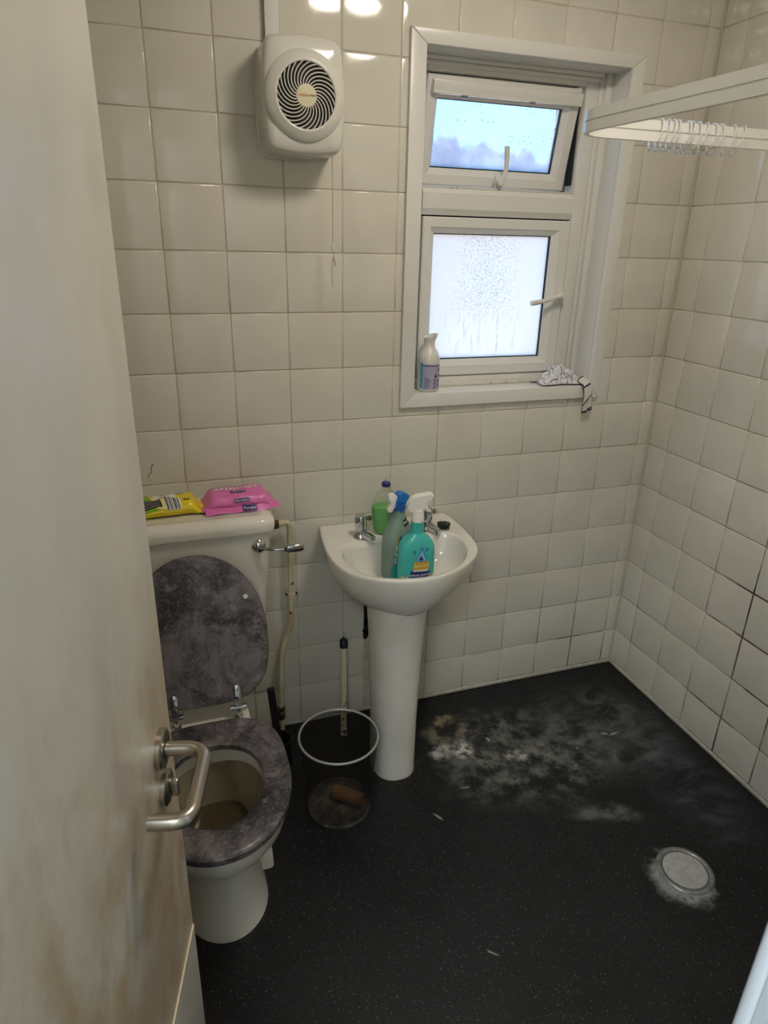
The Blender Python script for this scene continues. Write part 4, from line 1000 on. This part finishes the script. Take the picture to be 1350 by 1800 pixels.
for k in range(3):                                # recycling triangle
    a0, a1 = R(90+120*k), R(90+120*(k+1)); cx_, cy_ = .064, -.026
    pa = (cx_+.013*math.cos(a0), cy_+.013*math.sin(a0)); pb = (cx_+.013*math.cos(a1), cy_+.013*math.sin(a1))
    qa = (cx_+.005*math.cos(a0), cy_+.005*math.sin(a0)); qb = (cx_+.005*math.cos(a1), cy_+.005*math.sin(a1))
    f0 = lambda p, q, t: (p[0]+(q[0]-p[0])*t, p[1]+(q[1]-p[1])*t)
    decal_grid('label', [f0(pa, pb, .08), f0(pa, pb, .85), f0(qa, qb, .85), f0(qa, qb, .08)], lambda u, v: ytop(u, v, .0026), BLACKI, yk, 2, 1)

# ---------------------------------------------------------------- cloth on the sill
ct = thing('cleaning_cloth', 'crumpled white cloth with dark stripes hanging off the sill corner', 'cloth', (1.35, .04, OPN[1]))
def uvgrid(name, n, m, f, mat, parent, thick=.0015):
    bm = NB(); uvl = bm.loops.layers.uv.new('UV'); V = [[bm.verts.new(f(i/n, j/m)) for i in range(n+1)] for j in range(m+1)]
    for j in range(m):
        for i in range(n):
            fc = bm.faces.new((V[j][i], V[j][i+1], V[j+1][i+1], V[j+1][i])); fc.smooth = True
            for lp, (a, b) in zip(fc.loops, ((i, j), (i+1, j), (i+1, j+1), (i, j+1))): lp[uvl].uv = (a/n, b/m)
    o = obj(name, bm, mat, parent, recalc=False)
    s = o.modifiers.new('thickness', 'SOLIDIFY'); s.thickness = thick; s.offset = 1
    return o
def heap(u, v):
    x, y = 2*u-1, 2*v-1; r = min(1, math.hypot(x, y)); a = math.atan2(y, x)
    R_ = 1+.22*mnoise.noise(Vector((2*math.cos(a), 2*math.sin(a), 3.3)))
    sx = x*.082*R_; sy = y*.040*R_
    q = Vector((x*2.3, y*2.3, 1.7))
    rid = abs(mnoise.noise(q*1.25))*1.1+.5*abs(mnoise.noise(q*2.9+Vector((5, 1, 2))))
    pk_ = math.exp(-((x+.18)**2+(y-.2)**2)*2.2)
    hgt_ = (1-r**3)*(.010+.034*pk_+.026*rid)+.003*r
    dx = .020*mnoise.noise(q*2.2+Vector((9, 0, 0)))*(1-r*.5); dy = .012*mnoise.noise(q*2.2+Vector((0, 9, 0)))*(1-r*.5)
    return Vector((-.002+sx+dx, -.003+sy+dy*.6, .0018+max(0, hgt_)))
uvgrid('crumple', 56, 40, heap, CLOTH, ct)
def tail(u, v):                                   # v=1 at the sill edge, v=0 at the free end
    L = (1-v)
    x = .036+.052*u*(.55+.45*v)+.030*L+.004*math.sin(u*9+L*4)
    if v > .62: t = (v-.62)/.38; y = -.058+.045*t; z = .0035+.010*t+.010*t*u
    else: t = v/.62; y = -.0595-.004*math.sin(t*3.1)-.004*math.sin(u*8+2*t); z = .0035-(.094-.012*u)*(1-t)
    return Vector((x, y, z+.001*math.sin(u*12)))
uvgrid('corner_flap', 18, 26, tail, CLOTHT, ct)

# ---------------------------------------------------------------- wall fan heater
fc = (.4895, 0, 1.8535)
fan = thing('fan_heater', 'white wall fan heater with a round swirl grille and pull cord', 'heater', (fc[0], 0, fc[2]))
def barrel(hw, hh, k=.115, kz=.07, n=14):
    """rounded rectangle with bulging sides"""
    pts = rrect(1, 1, .16, 5); dense = []
    for i in range(len(pts)):
        a, b = pts[i], pts[(i+1) % len(pts)]; L = math.hypot(b[0]-a[0], b[1]-a[1]); q = max(1, int(L/.13))
        for t in range(q): dense.append((a[0]+(b[0]-a[0])*t/q, a[1]+(b[1]-a[1])*t/q))
    return [(x*hw*(1-k*y*y), y*hh*(1-kz*x*x)) for x, y in dense]
bm = NB(); rr_ = []
for y, s in ((0, 1.02), (-.010, 1.02), (-.0105, .985), (-.013, .985), (-.0135, 1.0)):
    rr_.append([(x*s, y, z*s) for x, z in barrel(.097, .120)])
for y, s in ((-.092, 1.0), (-.106, .988), (-.1135, .962), (-.1175, .92), (-.1205, .85), (-.1228, .75), (-.1248, .62), (-.1262, .48), (-.1272, .3)):
    rr_.append([(x*s, y, z*s) for x, z in barrel(.097, .120)])
loft(bm, rr_); obj('casing', bm, FANP, fan, sharp=50)
fx = Matrix.Translation((0, -.128, -.002)) @ Matrix.Rotation(R(90), 4, 'X')
bm = NB(); lathe(bm, [(.0928, -.014), (.0918, -.004), (.0905, -.0012), (.080, .0030), (.0725, .0085), (.069, .0095), (.0665, .008), (.066, .0005)], 72, fx, False, False); obj('grille_ring', bm, FANP, fan, sharp=50)
bm = NB(); lathe(bm, [(.0665, .0005), (.0665, .0012), (.01, .0012)], 48, fx); obj('grille_recess', bm, DARKIN, fan)
bm = NB(); lathe(bm, [(.0235, .001), (.0235, .0062), (.022, .0078), (.010, .0084)], 40, fx); hub = obj('grille_hub', bm, HUBP, fan)
NV = 27; vm = None
for k in range(NV):
    a0 = 2*math.pi*k/NV; pts = []
    for j in range(11):
        t = j/10; r = .0225+.0440*t; a = a0+.15*math.sin(t*math.pi)*0-(t**1.25)*1.02+.12*t
        pts.append((fx @ Vector((r*math.cos(a), r*math.sin(a), .0058))))
    if vm is None:
        bm = NB(); P = [Vector(q) for q in pts]; rings = []
        for i, q in enumerate(P):
            t_ = (P[min(10, i+1)]-P[max(0, i-1)]).normalized(); s_ = Vector((0, 1, 0)).cross(t_).normalized()
            rings.append([q+s_*.0011+Vector((0, -.0010, 0)), q-s_*.0011+Vector((0, -.0010, 0)), q-s_*.0011+Vector((0, .0042, 0)), q+s_*.0011+Vector((0, .0042, 0))])
        loft(bm, rings); o = obj('grille_vane', bm, FANP, fan); vm = o.data
        bmx = Matrix.Translation((0, 0, .002)); 
    else:
        o = link(bpy.data.objects.new('grille_vane', vm)); o.parent = fan
        o.matrix_local = Matrix.Translation((0, 0, -.002)) @ Matrix.Rotation(-a0, 4, 'Y') @ Matrix.Translation((0, 0, .002))
hubf = lambda u, v: Vector((u, -.128-.0090, -.002+v))
decal_text('lettering', 'winter', .0095, (-.0055, .001), hubf, ORANGE, hub, bold=True); decal_text('lettering', 'warm', .0085, (.0145, .001), lambda u, v: Vector((u, -.128-.0085, -.002+v)), BROWNINK, hub, bold=True, sx=.7)
cx = .5665-fc[0]
bm = NB(); tube(bm, [(cx, -.06, -.108), (cx+.0003, -.06, -.2), (cx, -.06, 1.545-fc[2])], .0009, 6); pull = obj('pull_cord', bm, CORD, fan)
bm = NB(); lathe(bm, [(.0016, 0), (.003, .002), (.003, .016), (.0012, .020)], 12, Matrix.Translation((cx, -.06, 1.527-fc[2]))); obj('cord_bead', bm, WHITEP, pull)
bm = NB(); zz = 1.527-fc[2]
tube(bm, smooth_path([(cx, -.06, zz), (cx+.003, -.0605, zz-.018), (cx+.0065, -.061, zz-.032), (cx+.004, -.061, zz-.036), (cx+.001, -.0605, zz-.016), (cx-.0022, -.06, zz-.03), (cx-.003, -.06, zz-.055), (cx, -.06, zz-.088)], 6), .0009, 6); obj('cord_tail', bm, CORD, pull)
tr_ = thing('cable_trunking', 'white plastic cable trunking running up the wall above the fan heater', 'trunking', (.438, 0, 1.975))
bm = NB(); box(bm, (-.0155, -.014, 0), (.0155, 0, ZC-1.976), .002); obj('trunking_base', bm, UPVC, tr_)
bm = NB(); box(bm, (-.0165, -.0165, .0), (.0165, -.0125, ZC-1.976), .0015); obj('trunking_cover', bm, UPVC, tr_)

# ---------------------------------------------------------------- shower rail and rings
RZ0, RH = 1.7473, .0365
rail = thing('shower_rail', 'white L-shaped shower curtain rail across the right of the room', 'rail', (.90, -.62, RZ0))
path = fillet([(.945, YF+.002, 0), (.934, -1.0, 0), (.905, -.573, 0), (XR-.001, -.592, 0)], .085, 14)
def band(bm, path, off0, off1, za, zb, bev=.0012):
    P = [Vector(p) for p in path]; rings = []
    for i, p in enumerate(P):
        t = (P[min(len(P)-1, i+1)]-P[max(0, i-1)]).normalized(); n = Vector((-t.y, t.x, 0))
        prof = [(off0, za), (off1, za), (off1, zb), (off0, zb)]
        rings.append([p+n*o+Vector((0, 0, z)) for o, z in prof])
    loft(bm, rings)
rel = [Vector((p.x, p.y, RZ0)) for p in path]
bm = NB(); band(bm, rel, -.005, .005, 0, RH*.46); band(bm, rel, -.005, .005, RH*.53, RH); band(bm, rel, -.0035, .0035, RH*.45, RH*.54)
obj('rail_profile', bm, UPVC, rail, world=True)
bm = NB(); box(bm, (XR-.012, -.622, RZ0-.012), (XR, -.562, RZ0+RH+.012), .004); obj('wall_bracket', bm, WHITEP, rail, world=True)
bm = NB(); box(bm, (.915, YF, RZ0-.012), (.975, YF+.012, RZ0+RH+.012), .004); obj('wall_bracket', bm, WHITEP, rail, world=True)
RR = .029
ordn = ['first', 'second', 'third', 'fourth', 'fifth', 'sixth', 'seventh', 'eighth', 'ninth', 'tenth', 'eleventh', 'twelfth', 'thirteenth']
xs = [1.099, 1.114, 1.128, 1.140, 1.163, 1.175, 1.189, 1.208, 1.226, 1.244, 1.277, 1.300]
rm = None; rr2 = random.Random(11)
for i, x in enumerate(xs):
    yb = -.573-.019*(x-.905)/(XR-.905)
    if rm is None:
        bm = NB(); tube(bm, [(0, RR*math.cos(2*math.pi*k/28), RR*math.sin(2*math.pi*k/28)) for k in range(28)], .0016, 8, True)
        o = obj('curtain_ring', bm, RINGP); rm = o.data
    else: o = link(bpy.data.objects.new('curtain_ring', rm))
    o.location = (x, yb, RZ0+RH-RR+.0045); o.rotation_euler = (0, .22+rr2.uniform(-.06, .06), -.3+rr2.uniform(-.12, .12))
    tag(o, '%s clear plastic curtain ring from the left on the white rail' % ordn[i], 'ring', 'clear rings on the shower rail')

# ---------------------------------------------------------------- things on the floor
pw = thing('capped_pipe', 'cream pole with a black end cap leaning on the wall behind the bin', 'pole', (.5795, -.108, 0))
top_ = Vector((.6045-.5795, -.018+.108, .300)); ptsP = [Vector((0, 0, .001)), top_]
bm = NB(); tube(bm, ptsP, .0105, 20); obj('pole', bm, POLE, pw)
q = top_.normalized(); M = Matrix.Translation(top_-q*.012) @ q.to_track_quat('Z', 'Y').to_matrix().to_4x4()
bm = NB(); lathe(bm, [(.0115, 0), (.0135, .002), (.0135, .026), (.011, .031), (.0045, .032), (.0045, .036), (.003, .037)], 20, M); obj('end_cap', bm, BLACKP, pw)

bn = thing('waste_bin', 'round dark wire mesh waste bin with a grey rim beside the pedestal', 'bin', (.4885, -.392, 0))
BR0, BR1, BH = .090, .1115, .258
bm = NB()
NHX = 190
for s in (1, -1):
    for k in range(NHX):
        a0 = 2*math.pi*k/NHX; prev = None; seg = 14
        for j in range(seg+1):
            t = j/seg; r = BR0+(BR1-BR0)*t+(.0002*s); z = .004+(BH-.004)*t; a = a0+s*t*.42; da = .00055/r
            p = (bm.verts.new((r*math.cos(a-da), r*math.sin(a-da), z)), bm.verts.new((r*math.cos(a+da), r*math.sin(a+da), z)))
            if prev: bm.faces.new((prev[0], prev[1], p[1], p[0]))
            prev = p
obj('mesh_wall', bm, BINW, bn, kind='stuff', recalc=False)
bm = NB(); tube(bm, [(BR1*math.cos(2*math.pi*i/64), BR1*math.sin(2*math.pi*i/64), BH) for i in range(64)], .0035, 10, True); obj('rim', bm, BINRIM, bn)
bm = NB(); lathe(bm, [(BR0-.004, .0), (BR0+.001, .002), (BR0+.001, .016), (BR0-.001, .016), (BR0-.003, .004), (.01, .004)], 56); obj('bin_base', bm, BINBASE, bn)
tu = thing('cardboard_tube', 'brown cardboard roll tube lying inside the bin', 'tube', (.519, -.392, .0245), (0, 0, R(-41)))
M = Matrix.Translation((-.047, 0, 0)) @ Matrix.Rotation(R(90), 4, 'Y')
bm = NB(); lathe(bm, [(.0205, 0), (.0205, .094), (.0195, .094), (.0195, 0), (.0205, 0)], 32, M, False, False); obj('tube_wall', bm, CARD, tu)

dr = thing('floor_drain', 'round grey shower drain cover in the black floor', 'drain', (1.3215, -.884, 0))
bm = NB(); lathe(bm, [(.074, 0), (.074, .0012), (.071, .003), (.065, .0034), (.0625, .0026), (.0605, .001)], 64, cap0=False, cap1=False); obj('drain_flange', bm, DRAIN, dr, sharp=60)
bm = NB(); lathe(bm, [(.0615, .0003), (.0615, .0008), (.01, .0008)], 48); obj('drain_gap', bm, simple('drain_groove', '55575a', .5), dr)
bm = NB(); lathe(bm, [(.0565, .0004), (.0565, .0014), (.055, .0026), (.051, .003), (.01, .0032)], 64); obj('drain_cover', bm, SCUM, dr)
